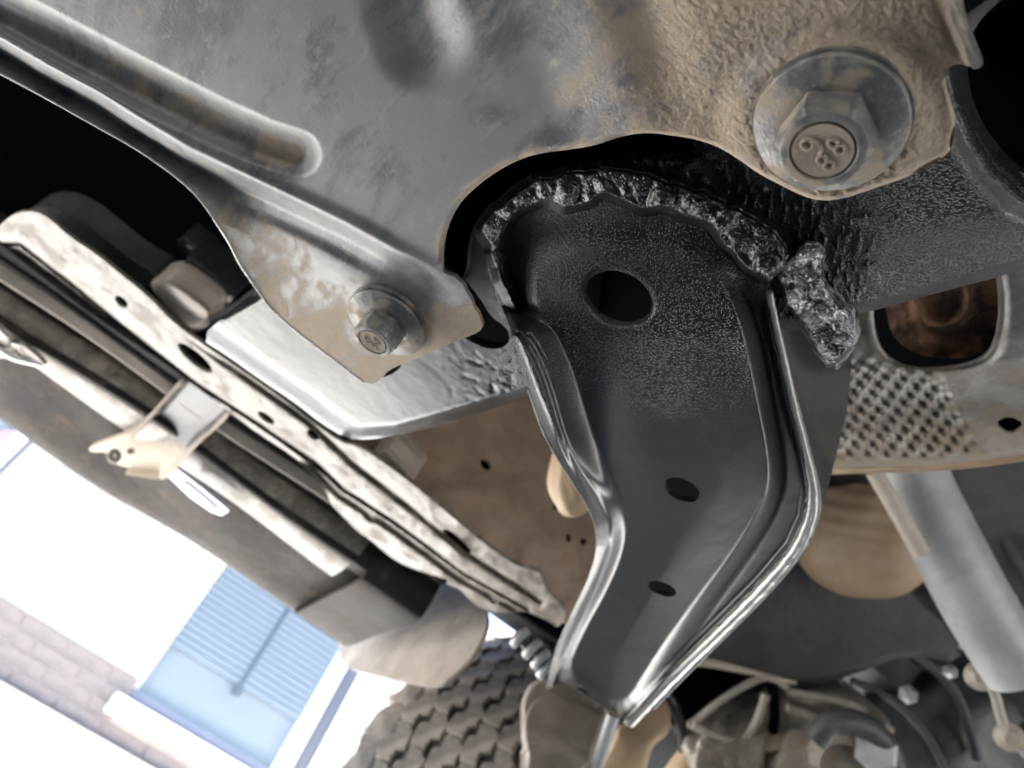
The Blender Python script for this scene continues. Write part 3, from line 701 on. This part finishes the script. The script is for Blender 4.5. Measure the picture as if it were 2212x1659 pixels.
# welds: lumpy strips of metal laid over rail and arm
def weld(name, outline, z0, h, scale, seed, label, step=2.6, ridge=None, fine=.3, mat=M_weld, edge=22, drop=.0045):
    outline = rag(outline, seed)
    rs = np.random.RandomState(seed); P = np.array(outline); lo, hi = P.min(0), P.max(0); OC = chaikin(outline, 1)
    q = rs.uniform(lo, hi, (int((hi - lo).prod() / (scale * scale) * 5), 2)); q = q[inside(q[:, 0], q[:, 1], OC)]
    qr = scale * rs.uniform(.7, 1.6, len(q)) ; qh = h * rs.uniform(.25, .75, len(q)); el = rs.uniform(-.5, .5, len(q))
    if ridge is not None:
        rp_ = chaikin(ridge, 2, False); k = rs.randint(0, len(rp_), 46); c2 = rp_[k] + rs.normal(0, 9, (46, 2))
        q = np.concatenate([q, c2]); qr = np.concatenate([qr, scale * rs.uniform(1.0, 1.8, 46)]); qh = np.concatenate([qh, h * rs.uniform(.7, 1.1, 46)]); el = np.concatenate([el, rs.uniform(-.5, .5, 46)])
    def rel(X, Y):
        d = sdf(X, Y, OC); e = sm(-2, edge, d)
        wx = (fbm(X, Y, 12, 2, seed) - .5) * scale * .18; wy = (fbm(X, Y, 12, 2, seed + 3) - .5) * scale * .18
        r = np.zeros_like(X); K = 2200.
        for (a, b), ra, ha, ee in zip(q, qr, qh, el):
            dx = X + wx - a; dy = Y + wy - b + ee * dx
            t = np.clip(1 - (dx * dx + dy * dy) / (ra * ra), 0, 1); r = r + (np.exp(K * ha * t * t * (3 - 2 * t)) - 1)
        r = np.log1p(r) / K * .8
        r = r + h * .30 * fbm(X, Y, scale * 1.2, 3, seed + 5) + h * fine * .15 * (fbm(X, Y, 9, 2, seed + 8) - .5)
        return e * r - drop * (1 - e)
    return sheet(name, outline, zpl(z0, rel), mat, car, step, (), (0, 0, .002), None, label, 1, 180)
weld('weld_bead', [(1026, 512), (1024, 484), (1044, 456), (1075, 432), (1100, 408), (1125, 390), (1165, 370), (1230, 356), (1310, 350), (1390, 360), (1450, 380), (1520, 398), (1585, 430), (1650, 468), (1692, 500), (1714, 540), (1712, 580), (1690, 600), (1660, 622), (1632, 612), (1600, 592), (1560, 548), (1532, 508), (1470, 480), (1425, 464), (1385, 470), (1350, 452), (1305, 435), (1268, 456), (1215, 468), (1180, 448), (1145, 462),
      (1118, 484), (1100, 508), (1092, 540), (1100, 560), (1098, 590), (1122, 640), (1138, 672), (1128, 688), (1108, 680), (1084, 650), (1062, 610), (1046, 566), (1044, 536)],
     .1868, .0060, 26, 21, 'lumpy black weld bead running over the top of the arm and down its left side', ridge=[(1095, 640), (1070, 570), (1058, 500), (1090, 450), (1150, 418), (1230, 405), (1330, 398), (1440, 420), (1540, 460), (1620, 520), (1660, 580)])
weld('weld_spatter', [(1672, 610), (1680, 575), (1705, 545), (1735, 520), (1765, 520), (1790, 548), (1785, 590), (1800, 625), (1830, 660), (1852, 678), (1858, 705), (1855, 745), (1832, 775), (1810, 800), (1782, 796), (1760, 770), (1745, 735), (1722, 700), (1700, 670)],
     .190, .0050, 20, 57, 'rough bright weld spatter at the lower rail edge', fine=.7, edge=14, step=2.0, mat=M_spat)
seam([(1662, 600), (1666, 580), (1682, 562), (1700, 545)], .185, .0012, .3, 11, M_weld, 'weld_edge')

# ------------------------------------------------------------------ splash guard
guard_out = [(-400, -480), (1950, -480), (2030, -60), (2052, -10), (2084, 70), (2100, 110), (2112, 134), (2100, 146), (2072, 136), (2044, 146), (2040, 175), (2050, 215), (2064, 262), (2063, 300), (2050, 330), (2010, 360), (1950, 386), (1880, 410), (1820, 430), (1772, 434), (1735, 424), (1690, 402), (1640, 376), (1590, 340), (1545, 314), (1500, 300), (1455, 293), (1410, 287), (1370, 289), (1330, 298),
             (1290, 313), (1240, 322), (1180, 329), (1130, 341), (1080, 366), (1035, 398), (995, 436), (970, 478), (957, 522), (954, 565), (957, 590), (985, 599), (1002, 616), (1014, 640), (1022, 664), (1036, 684), (1043, 704), (1034, 717), (1008, 729),
             (950, 752), (880, 782), (838, 800), (826, 818), (806, 830), (786, 827), (762, 808), (733, 786), (667, 736), (620, 698), (583, 663), (560, 632), (535, 596), (515, 565), (495, 525), (470, 486), (450, 455), (420, 418), (380, 382), (320, 338), (265, 304), (200, 268), (133, 230), (60, 188), (-60, 125), (-400, -55)]
crest = [(-400, -115), (-60, 65), (0, 100), (100, 160), (207, 217), (283, 267), (400, 337), (533, 400), (633, 447), (737, 497), (840, 553), (930, 595), (1010, 640)]
g_top = [(-400, -200), (-60, -10), (67, 30), (150, 75), (233, 116), (400, 198), (567, 272), (630, 308), (652, 330)]
hole_edge = [(954, 565), (957, 522), (970, 478), (995, 436), (1035, 398), (1080, 366), (1130, 341), (1180, 329), (1240, 322), (1290, 313), (1330, 298), (1370, 289), (1455, 293), (1545, 314), (1640, 376), (1735, 424), (1772, 434), (1820, 430), (1950, 386), (2050, 330), (2064, 262), (2044, 180)]
groove = [(-400, -195), (-60, -6), (67, 58), (200, 128), (330, 196), (460, 262), (570, 312), (640, 335)]
bead2 = [(860, -320), (880, -80), (890, 20), (915, 90)]
def guard_rel(X, Y):
    s, T = side(X, Y, crest)
    h = .0095 * sm(960, 500, X) + .0015
    r = -h * sm(-22, 16, s) ** 1.2 * sm(1010, 880, X)
    slope = sm(600, 300, X)
    r += slope * .00022 * np.clip(s - 16, 0, 80) + .0016 * np.exp(-(s + 20) ** 2 / 250.) * sm(1000, 800, X)
    # pressed groove
    d = near(X, Y, groove)[0]; r += -.0050 * sm(58, 16, d)
    d2 = near(X, Y, bead2)[0]; r += -.0034 * sm(120, 15, d2)
    # gentle fold between the grey part and the dusty part
    q = (X - 1300) + (Y - 150) * -.35
    r += .0035 * sm(-160, 60, q) - .0030 * np.exp(-(q - 130) ** 2 / 5000.) * sm(330, 60, Y)
    # dish round the big bolt, caked dirt
    db = np.sqrt((X - 1790) ** 2 + ((Y - 268) * 1.15) ** 2)
    r += .0022 * sm(255, 175, db)
    cake = sm(1250, 1500, X)
    r += cake * .0003 * (fbm(X, Y, 11, 3, 31, .6) - .5) * 2 + cake * .0006 * sm(.45, .75, fbm(X, Y, 13, 3, 77, .6)) * sm(230, 170, db) * sm(1780, 1900, X + .6 * (Y - 268))
    de = near(X, Y, hole_edge)[0]; r += -.0018 * sm(9, 0, de) ** 2
    # ear
    r += .002 * np.exp(-((X - 700) * .6 - (Y - 560) * .8) ** 2 / 3000.) * sm(430, 520, Y) * sm(30, 60, s)
    fl = sm(2000, 2060, X + (Y * -.42)); r += -.004 * fl
    # rough bitten edge near the notch
    return r
low_edge = [(1043, 704), (1008, 729), (880, 782), (800, 829), (733, 786), (620, 698), (560, 632), (515, 565), (470, 486)]
def guard_dirt(X, Y):
    n = fbm(X, Y, 90, 4, 3)
    n2 = fbm(X * 1.5, Y, 34, 4, 14); d = sm(1150, 1480, X + (n - .5) * 260 + (n2 - .5) * 170 - (Y - 150) * .35) * .50
    s, _ = side(X, Y, crest)
    dl = near(X, Y, low_edge)[0]; d = np.maximum(d, .46 * sm(170, 20, dl + (n - .5) * 120 + (fbm(X, Y, 22, 4, 61) - .5) * 60) * sm(380, 620, X) * sm(2, 20, s))
    dg = near(X, Y, groove)[0]; d = np.maximum(d, .35 * sm(40, 15, dg) * sm(-100, 500, X))
    de = near(X, Y, hole_edge)[0]; d = np.maximum(d, .30 * sm(26, 4, de))
    return d
def edge_wobble(P):
    P = np.array(P, float); out = []
    for (a, b) in zip(P, np.roll(P, -1, 0)):
        out.append(a)
        if 950 < a[0] < 1045 and 585 < a[1] < 715 and np.hypot(*(b - a)) < 60:
            m = (a + b) / 2 + np.array([random.uniform(-3, 3), random.uniform(-3, 3)]); out.append(m)
    return np.array(out)
sheet('splash_guard', edge_wobble(guard_out), zpl(.176, guard_rel), M_plate, car, 4, (), (0, 0, .0016), guard_dirt, 'large dusty steel splash guard with a long pressed groove', 1)
# thin rolled hem on the lower flange edge
def guard_pt(x, y, off=0.):
    return W(x, y, (zpl(.176, guard_rel)(np.array([float(x)]), np.array([float(y)]))[0] + off))
hem = [(0, 158), (60, 190), (133, 230), (200, 268), (265, 304), (320, 338), (380, 382), (420, 418), (450, 455), (470, 486), (495, 525), (515, 565), (535, 596), (560, 632), (583, 663), (620, 698), (667, 736), (733, 786), (786, 826)]
tube('guard_hem', smoothpts([tuple(guard_pt(x, y)) for x, y in [(-380, -44), (-200, 50), (-55, 128)] + hem], 5), .00045, M_chrome, car, 8, 'thin bright hem along the guard edge')
sheet('guard_tab', [(1960, -480), (1996, -480), (2036, -200), (2072, -60), (2078, 10), (2098, 75), (2122, 128), (2124, 142), (2106, 151), (2094, 140), (2080, 90), (2050, 30)], zpl(.172, lambda X, Y: .004 * np.exp(-((X - 2060 - .42 * Y) / 9.) ** 2)), M_bolt, car, 3, (), (0, 0, .0016), None, 'bent grey tab at the right edge of the guard', 1)

# ------------------------------------------------------------------ bolts
def text_mesh(s, size, depth):
    cu = bpy.data.curves.new('t', 'FONT'); cu.body = s; cu.size = size; cu.extrude = depth; cu.bevel_depth = depth * .3; cu.align_x = 'CENTER'; cu.align_y = 'CENTER'; cu.resolution_u = 3
    o = bpy.data.objects.new('t', cu); COL.objects.link(o)
    dg = bpy.context.evaluated_depsgraph_get(); me = bpy.data.meshes.new_from_object(o.evaluated_get(dg))
    bpy.data.objects.remove(o); return me
def bolt(px, py, z, R, hexr, hh, spin, texts, label, lift=0.):
    ex = np.array([px + 150 * math.cos(k) * (R / .0175) * .176 / z for k in np.arange(0, 6.3, .3)]); ey = np.array([py + 120 * math.sin(k) * .176 / z for k in np.arange(0, 6.3, .3)])
    z = float(((zpl(.176, guard_rel)(ex, ey)) * rays(ex, ey)[..., 2]).min()) - .0006
    c = Vector(onz(float(px), float(py), z)); b = empty('bolt', c, car); b['label'] = label
    dn = Vector((0, 0, -1))
    lathe('flange', [(R * .9, .001), (R, -.0003), (R * 1.0, -.0012), (R * .97, -.0017), (R * .72, -.0022), (R * .66, -.0027), (R * .6, -.0027)], c, (0, 0, 1), M_bolt, b, 64, None, 50, .004)
    lathe('washer', [(R * .99, .0026), (R * 1.03, .002), (R * 1.03, .0004), (R * .95, .0002)], c, (0, 0, 1), M_bolt, b, 64, None, 50)
    V = []; Fc = []; n = 48
    prof = [(0, 1.0), (hh * .06, 1.0), (hh * .80, 1.0), (hh * .97, .86), (hh * 1.0, .80), (hh * 1.0, .69), (hh * .93, .64), (hh * .93, .001)]
    for (h, f) in prof:
        for k in range(n):
            a = 2 * math.pi * k / n; aa = (a + math.pi / 6) % (math.pi / 3) - math.pi / 6
            hx = math.cos(math.pi / 6) / math.cos(((a) % (math.pi / 3)) - math.pi / 6)
            rr_ = hexr * hx if f == 1.0 else hexr * f
            th = a + R_(spin)
            V.append(c + Vector((rr_ * math.cos(th), rr_ * math.sin(th), -.0025 - h)))
    for i in range(len(prof) - 1):
        for k in range(n):
            k2 = (k + 1) % n; Fc.append((i * n + k, i * n + k2, (i + 1) * n + k2, (i + 1) * n + k))
    Fc.append(tuple((len(prof) - 1) * n + k for k in range(n)))
    link('hex_head', V, Fc, M_bolt, b, True, None, 28)
    lathe('head_dimple', [(hexr * .61, 0), (hexr * .60, -.0004), (hexr * .3, -.0002), (hexr * .01, -.0002)], c + dn * (.0025 + hh * .95), (0, 0, 1), M_boltd, b, 40)
    # raised grade marks, readable from below
    for (s, dx, dy, sz, rot) in texts:
        k = sz * .24
        if s == '8': strokes = [[(k * .92 * math.cos(a), k + k * math.sin(a)) for a in np.linspace(0, 6.283, 15)], [(k * 1.08 * math.cos(a), -k + k * math.sin(a)) for a in np.linspace(0, 6.283, 15)]]
        else: strokes = [[(k * math.cos(a), k * .9 + k * math.sin(a)) for a in np.linspace(0, 6.283, 15)], [(k, k * .9), (k * 1.02, 0), (k * .7, -k * 1.2), (0, -k * 1.9), (-k * .8, -k * 1.9)]]
        V = []; Fc = []
        for st in strokes:
            v_, f_ = tube('', [(a_, b_, 0) for a_, b_ in st], sz * .085, None, None, 8, raw=True); o0 = len(V)
            V += [tuple(q) for q in v_]; Fc += [tuple(q + o0 for q in f) for f in f_]
        me = bpy.data.meshes.new('grade_mark'); me.from_pydata(V, [], Fc); me.polygons.foreach_set('use_smooth', [True] * len(me.polygons)); me.materials.append(M_boltd)
        t = bpy.data.objects.new('grade_mark', me); COL.objects.link(t); t.parent = b
        right = Vector(tuple(ROT @ np.array([1, 0, 0]))); right.z = 0; right.normalize()
        up = Vector((0, 0, -1)).cross(right)
        ca, sa = math.cos(R_(rot)), math.sin(R_(rot))
        r2 = right * ca + up * sa; u2 = -right * sa + up * ca
        t.matrix_local = Matrix([[r2.x, u2.x, 0, right.x * dx + up.x * dy], [r2.y, u2.y, 0, right.y * dx + up.y * dy], [0, 0, -1, -(.0025 + hh * .95 + .0003)], [0, 0, 0, 1]])
    return b
bolt(1792, 268, .1735, .0162, .0102, .0092, 16, [('9', -.0023, .0006, .0050, 75), ('8', .0024, .0017, .0042, 62), ('8', .0014, -.0025, .0042, 62)], 'large flanged hex bolt in the dirt-caked corner')
bolt(836, 696, .190, .0160, .0088, .0088, 40, [('8', -.0022, .0004, .0036, 20), ('8', .0018, .0012, .0036, 20), ('9', .0004, -.0022, .0036, 20)], 'smaller flanged hex bolt in the ear of the guard')

# ------------------------------------------------------------------ exhaust side, right
hs_out = [(1780, 640), (1860, 600), (2000, 560), (2300, 480), (2640, 400), (2640, 940), (2300, 975), (2212, 988), (2110, 1002), (2000, 1012), (1900, 1014), (1788, 1018), (1700, 1020), (1700, 800)]
low = [(1700, 1020), (1788, 1018), (1900, 1014), (2000, 1012), (2110, 1002), (2300, 975), (2640, 940)]
def hs_z(X, Y):
    s, _ = side(X, Y, low); s = -s
    z = .300 + .00016 * np.clip(150 - s, -60, 150) * .5
    z = z + .018 * sm(26, 0, s) ** 2
    # dimples on a slanted grid, fading out to the right
    dx = X - 1865; dy = Y - 900; det = -13 * 20 - 18 * 27
    p = (dx * 20 - dy * 27) / det; q = (-13 * dy - 18 * dx) / det
    dm = np.cos(p * 2 * np.pi) + np.cos(q * 2 * np.pi)
    m = sm(2140, 2060, X + (Y - 960) * -.55) * sm(14, 36, s) * sm(760, 830, Y)
    z = z - .0011 * m * dm
    z = z - .004 * (fbm(X, Y, 120, 3, 8) - .5)
    # raised pocket lip
    dp = sdf(X, Y, pocket_s); z = z - .002 * np.exp(-((dp + 10) / 12.) ** 2)
    return z / rays(X, Y)[..., 2]
pocket = [(1880, 600), (2140, 560), (2160, 640), (2150, 740), (2120, 780), (2040, 798), (1960, 798), (1910, 770), (1888, 720)]
pocket_s = chaikin(pocket, 2)
sheet('heat_shield', hs_out, hs_z, M_shield, car, 4, [pocket_s[::2], np.array([(2147, 914), (2180, 897), (2216, 917), (2180, 941)])], (0, 0, .0015), lambda X, Y: .28 * sm(860, 960, Y), 'dimpled dusty aluminium heat shield behind the arm', 1)
rp = [(1905, 590), (2150, 550), (2158, 660), (2146, 735), (2112, 768), (2050, 776), (1985, 768), (1935, 738), (1915, 690)]
sheet('rusty_bracket', rp, zpl(.309, lambda X, Y: .005 * np.exp(-((sdf(X, Y, chaikin([(1970, 600), (2090, 585), (2095, 680), (2040, 710), (1985, 700)], 2))) / 10.) ** 2) + .003 * fbm(X, Y, 30, 4, 2)), M_rust, car, 4, (), (0, 0, .004), None, 'orange rusted steel bracket in the heat shield pocket', 1)
sheet('shield_void_plate', [(2120, 880), (2250, 880), (2250, 960), (2120, 960)], zpl(.325), M_void, car, 12, (), (0, 0, .002))  # black plate painted as the shade in the square hole
sheet('pocket_void_plate', [(1840, 560), (2200, 540), (2200, 840), (1840, 840)], zpl(.345), M_void, car, 16, (), (0, 0, .003))  # black plate painted as the shade inside the pocket
tube('shield_hem', smoothpts([tuple(W(x, y, .295 / rays(float(x), float(y))[2])) for x, y in ((1740, 1020), (1800, 1019), (1900, 1015), (2000, 1013), (2110, 1003), (2212, 989), (2300, 975), (2640, 940))]), .0016, M_boot, car, 8)

# tan boot
bc = W(1868, 1165, .68)
def blob(name, c, radii, mat, label=None, amp=.03, seed=1, n=40, axes=None, fn=None):
    V = []; Fc = []
    for i in range(n + 1):
        th = math.pi * i / n
        for k in range(n * 2):
            ph = math.pi * k / n
            d = Vector((math.sin(th) * math.cos(ph), math.sin(th) * math.sin(ph), math.cos(th)))
            s = 1 + amp * (math.sin(d.x * 5 + seed) * math.sin(d.y * 6 + seed * 2) + .5 * math.sin(d.z * 11 + d.x * 7 + seed))
            if fn: s *= fn(d)
            p = np.array([d.x * radii[0], d.y * radii[1], d.z * radii[2]]) * s       # camera-like axes
            V.append(tuple(np.array(c) + ROT @ p))
    m = n * 2
    for i in range(n):
        for k in range(m):
            k2 = (k + 1) % m; Fc.append((i * m + k, (i + 1) * m + k, (i + 1) * m + k2, i * m + k2))
    return link(name, V, Fc, mat, car, True, None, None, label)
blob('rubber_boot', bc, (.0625, .0515, .05), M_boot, 'round tan rubber boot under the heat shield', .012, 2, fn=lambda d: 1 + .035 * math.sin(d.y * 26 + d.x * 3) * max(0, d.y) )
# pipe and its bellows
pipe_p = [W(1950, 940, .56), W(1975, 1040, .555), W(2050, 1190, .55), W(2120, 1320, .545), W(2205, 1450, .54)]
pr = 74 * .55 / 1659
tube('exhaust_pipe', smoothpts([tuple(p) for p in pipe_p], 5), pr, M_pipe, car, 40, 'thick satin grey pipe running down the right side')
tube('exhaust_pipe', smoothpts([tuple(W(x, y, .66)) for x, y in ((2110, 1000), (2165, 1080), (2240, 1200), (2330, 1330))], 5), .022, M_castd, car, 24, 'dark pipe behind the grey one')
tube('pipe_highlight', smoothpts([tuple(W(x, y, .53)) for x, y in ((1888, 1018), (1930, 1090), (1990, 1195))], 5), .0060, M_plastic, car, 12)  # cream tube laid on as the painted highlight of the pipe
# flange rings under the pipe
def ring(x, y, t, r, w_, mat, tilt=(1, 0, 0), label=None):
    c = Vector(W(x, y, t)); ax = Vector(tuple(ROT @ np.array(tilt, float))).normalized()
    s = ax.orthogonal().normalized(); b = ax.cross(s)
    tube('clamp_ring', [c + (s * math.cos(a) + b * math.sin(a)) * r for a in np.linspace(0, 2 * math.pi, 48, endpoint=False)], w_, mat, car, 10, label, closed=True)
def wt(name, pts, t, r, mat, label=None, n=12):
    return tube(name, smoothpts([tuple(W(x, y, t)) for x, y in pts], 6), r, mat, car, n, label)
wt('clamp_strap', [(2118, 1462), (2146, 1492), (2160, 1540), (2180, 1585), (2240, 1625)], .56, .0036, M_cast, 'pale curved clamp strap below the grey pipe')
wt('clamp_strap', [(2128, 1440), (2160, 1470), (2230, 1492)], .535, .0022, M_castd, 'thin dark clamp at the end of the grey pipe')
for (x, y) in ((2114, 1460), (2178, 1590)):
    lathe('strap_bolt', [(.010, 0), (.010, .004), (.006, .007), (.005, .009)], W(x, y, .56), ROT @ np.array([-.3, .2, 1]), M_cast, car, 20)
lathe('coupling', [(.030, 0), (.036, .006), (.036, .05), (.03, .06)], W(2262, 1540, .60), ROT @ np.array([.45, -.75, .5]), M_castd, car, 40)
for pts, t, r in (([(1497, 1563), (1560, 1512), (1650, 1464), (1700, 1486)], .70, .0035), ([(1497, 1566), (1545, 1590), (1596, 1602), (1630, 1570), (1655, 1500)], .695, .0042), ([(1700, 1495), (1770, 1505), (1850, 1528), (1925, 1580)], .70, .004), ([(1700, 1530), (1760, 1550), (1800, 1590), (1815, 1640)], .68, .0035), ([(1596, 1600), (1610, 1640), (1612, 1690)], .69, .005)):
    wt('casting_rib', pts, t, r, M_cast)
wt('radius_arm', [(1450, 1690), (1500, 1630), (1560, 1618), (1640, 1650), (1700, 1690)], .72, .012, M_boot, 'brown arm end below the casting')
wt('harness', [(1840, 1470), (1900, 1495), (1960, 1540), (2010, 1600), (2050, 1680)], .72, .0035, M_dark)
wt('harness', [(1930, 1390), (2000, 1430), (2060, 1490), (2090, 1560), (2110, 1640)], .74, .0045, M_dark)
wt('harness', [(1400, 1480), (1440, 1500), (1470, 1560), (1478, 1640)], .72, .005, M_blacksm)
wt('dark_gap_bar', [(1668, 1480), (1672, 1560), (1650, 1680)], .70, .0045, M_void)  # black bar drawn as the dark gap in the casting
for (x, y, r) in ((1900, 1606, .010), (1856, 1590, .013), (1960, 1500, .008), (2050, 1450, .006)):
    lathe('housing_bolt', [(r, 0), (r, .006), (r * .6, .010), (r * .55, .012)], W(x, y, .66), ROT @ np.array([-.2, .3, 1]), M_pipe if r < .0105 else M_cast, car, 6)

# crossmember and drivetrain, lower right
def slab(name, pts, dfn, th, mat, label=None, step=4, holes=(), relief=None):
    def tf(X, Y):
        t = dfn(X, Y)
        if relief is not None: t = t - relief(X, Y)
        d = sdf(X, Y, chaikin(pts, 1)); return t + th * .5 * (1 - sm(0, 14, d)) ** 2
    v = ROT @ np.array([0, 0, -1.0]) * th
    return sheet(name, pts, tf, mat, car, step, holes, tuple(v), None, label, 1)
slab('crossmember', [(1330, 1520), (1400, 1300), (1560, 1180), (1700, 1050), (1860, 1150), (1990, 1290), (2060, 1350), (2080, 1440), (1960, 1410), (1840, 1460), (1740, 1484), (1640, 1466), (1500, 1432), (1450, 1470)], lambda X, Y: .72 + 0 * X, .03, M_dark, 'dark crossmember behind the support arm')
tube('crossmember_lip', smoothpts([tuple(W(x, y, .70)) for x, y in ((1460, 1420), (1520, 1430), (1580, 1442), (1640, 1456), (1720, 1476))]), list(np.linspace(.0055, .0015, 25)), M_plastic, car, 8, 'cream lip on the lower edge of the crossmember')
arm_c = [(1490, 1680), (1498, 1600), (1520, 1580), (1570, 1530), (1620, 1475), (1660, 1462), (1720, 1482), (1780, 1470), (1800, 1446), (1830, 1480), (1900, 1530), (1930, 1570), (1900, 1590), (1860, 1560), (1820, 1560), (1800, 1600), (1770, 1680), (1700, 1680), (1640, 1690), (1560, 1690)]
def c_rel(X, Y):
    s, _ = side(X, Y, [(1683, 1490), (1690, 1560), (1650, 1680)]); s2, _ = side(X, Y, [(1510, 1600), (1600, 1530), (1660, 1480)]); s3, _ = side(X, Y, [(1690, 1510), (1760, 1550), (1850, 1540), (1920, 1570)])
    return .020 * np.exp(-(s / 14.) ** 2) * -1 + .012 * np.exp(-(s2 / 12.) ** 2) + .014 * np.exp(-(s3 / 16.) ** 2) + .003 * (fbm(X, Y, 30, 3, 6) - .5)
slab('suspension_casting', arm_c, depth3((1500, 1600, .70), (1800, 1480, .76), (1700, 1659, .64)), .04, M_cast, 'pale webbed aluminium casting at the bottom', holes=[np.array([(1550, 1560), (1586, 1534), (1612, 1508), (1640, 1498), (1640, 1530), (1618, 1566), (1597, 1594), (1570, 1580)]), np.array([(1676, 1510), (1690, 1515), (1678, 1590), (1660, 1670), (1645, 1670), (1660, 1590)])], relief=c_rel)
lathe('bushing', [(.020, 0), (.026, .004), (.026, .03), (.018, .034), (.017, .02), (.006, .02)], W(1812, 1640, .66), ROT @ np.array([-.3, .25, 1]), M_cast, car, 40, 'round bushing below the casting')
lathe('hex_nut', [(.016, 0), (.016, .02), (.012, .022)], W(1885, 1625, .63), ROT @ np.array([-.2, .5, 1]), M_pipe, car, 6, 'bright hex nut beside the bushing', 20)
tube('hose', smoothpts([tuple(W(x, y, .62)) for x, y in ((1760, 1600), (1800, 1560), (1870, 1570), (1920, 1620), (1930, 1680))]), .010, M_castd, car, 16, 'dark curved hose over the bushing')
blob('gearbox_housing', W(2030, 1590, .80), (.085, .065, .05), M_castd, 'grimy grey gearbox housing at the bottom right', .05, 5)
blob('engine_mount', W(1985, 1465, .84), (.05, .03, .03), M_castd, 'dark engine mount above the gearbox', .08, 8)
tube('brake_line', smoothpts([tuple(W(x, y, .70)) for x, y in ((2072, 1400), (2130, 1350), (2200, 1280))]), .0022, M_pipe, car, 8)
# fuel tank strap side behind the rail, upper mass
slab('knuckle', [(1200, 1492), (1258, 1512), (1312, 1535), (1306, 1570), (1262, 1690), (1120, 1690), (1136, 1640), (1128, 1610), (1124, 1560), (1138, 1520), (1160, 1500)], depth3((1200, 1500, .60), (1150, 1650, .50), (1290, 1600, .55)), .03, M_flap, 'tan column below the end of the arm', relief=lambda X, Y: .005 * np.exp(-((X - 1210 + (Y - 1570) * .25) / 46.) ** 2))
tube('tie_bar', smoothpts([tuple(W(x, y, .52)) for x, y in ((1325, 1545), (1300, 1620), (1275, 1700))]), .0045, M_pipe, car, 12, 'thin grey bar beside the tan column')
slab('axle_housing', [(1330, 1560), (1390, 1540), (1440, 1498), (1450, 1530), (1449, 1570), (1440, 1590), (1412, 1610), (1400, 1640), (1392, 1690), (1285, 1690), (1296, 1640), (1320, 1600)], depth3((1350, 1560, .66), (1440, 1560, .68), (1350, 1680, .6)), .04, M_boot, 'tan rounded axle housing at the bottom', relief=lambda X, Y: .02 * np.exp(-((X - 1370) ** 2 + (Y - 1620) ** 2) / 4000.))
tube('brake_hose', smoothpts([tuple(W(x, y, .56)) for x, y in ((1115, 1385), (1130, 1370), (1140, 1395), (1165, 1410), (1172, 1440), (1190, 1460))]), .0045, M_castd, car, 12, 'dark brake hose clip in front of the tyre')
for (x, y) in ((1124, 1378), (1150, 1402), (1168, 1425), (1180, 1446)):
    lathe('hose_clip', [(.008, -.003), (.009, 0), (.008, .003)], W(x, y, .56), ROT @ np.array([.6, -.6, .3]), M_pipe, car, 16)
blob('bump_stop', W(1238, 1032, .545), (.018, .028, .02), M_boot, 'tan rubber stop against the brown panel', .03, 3)
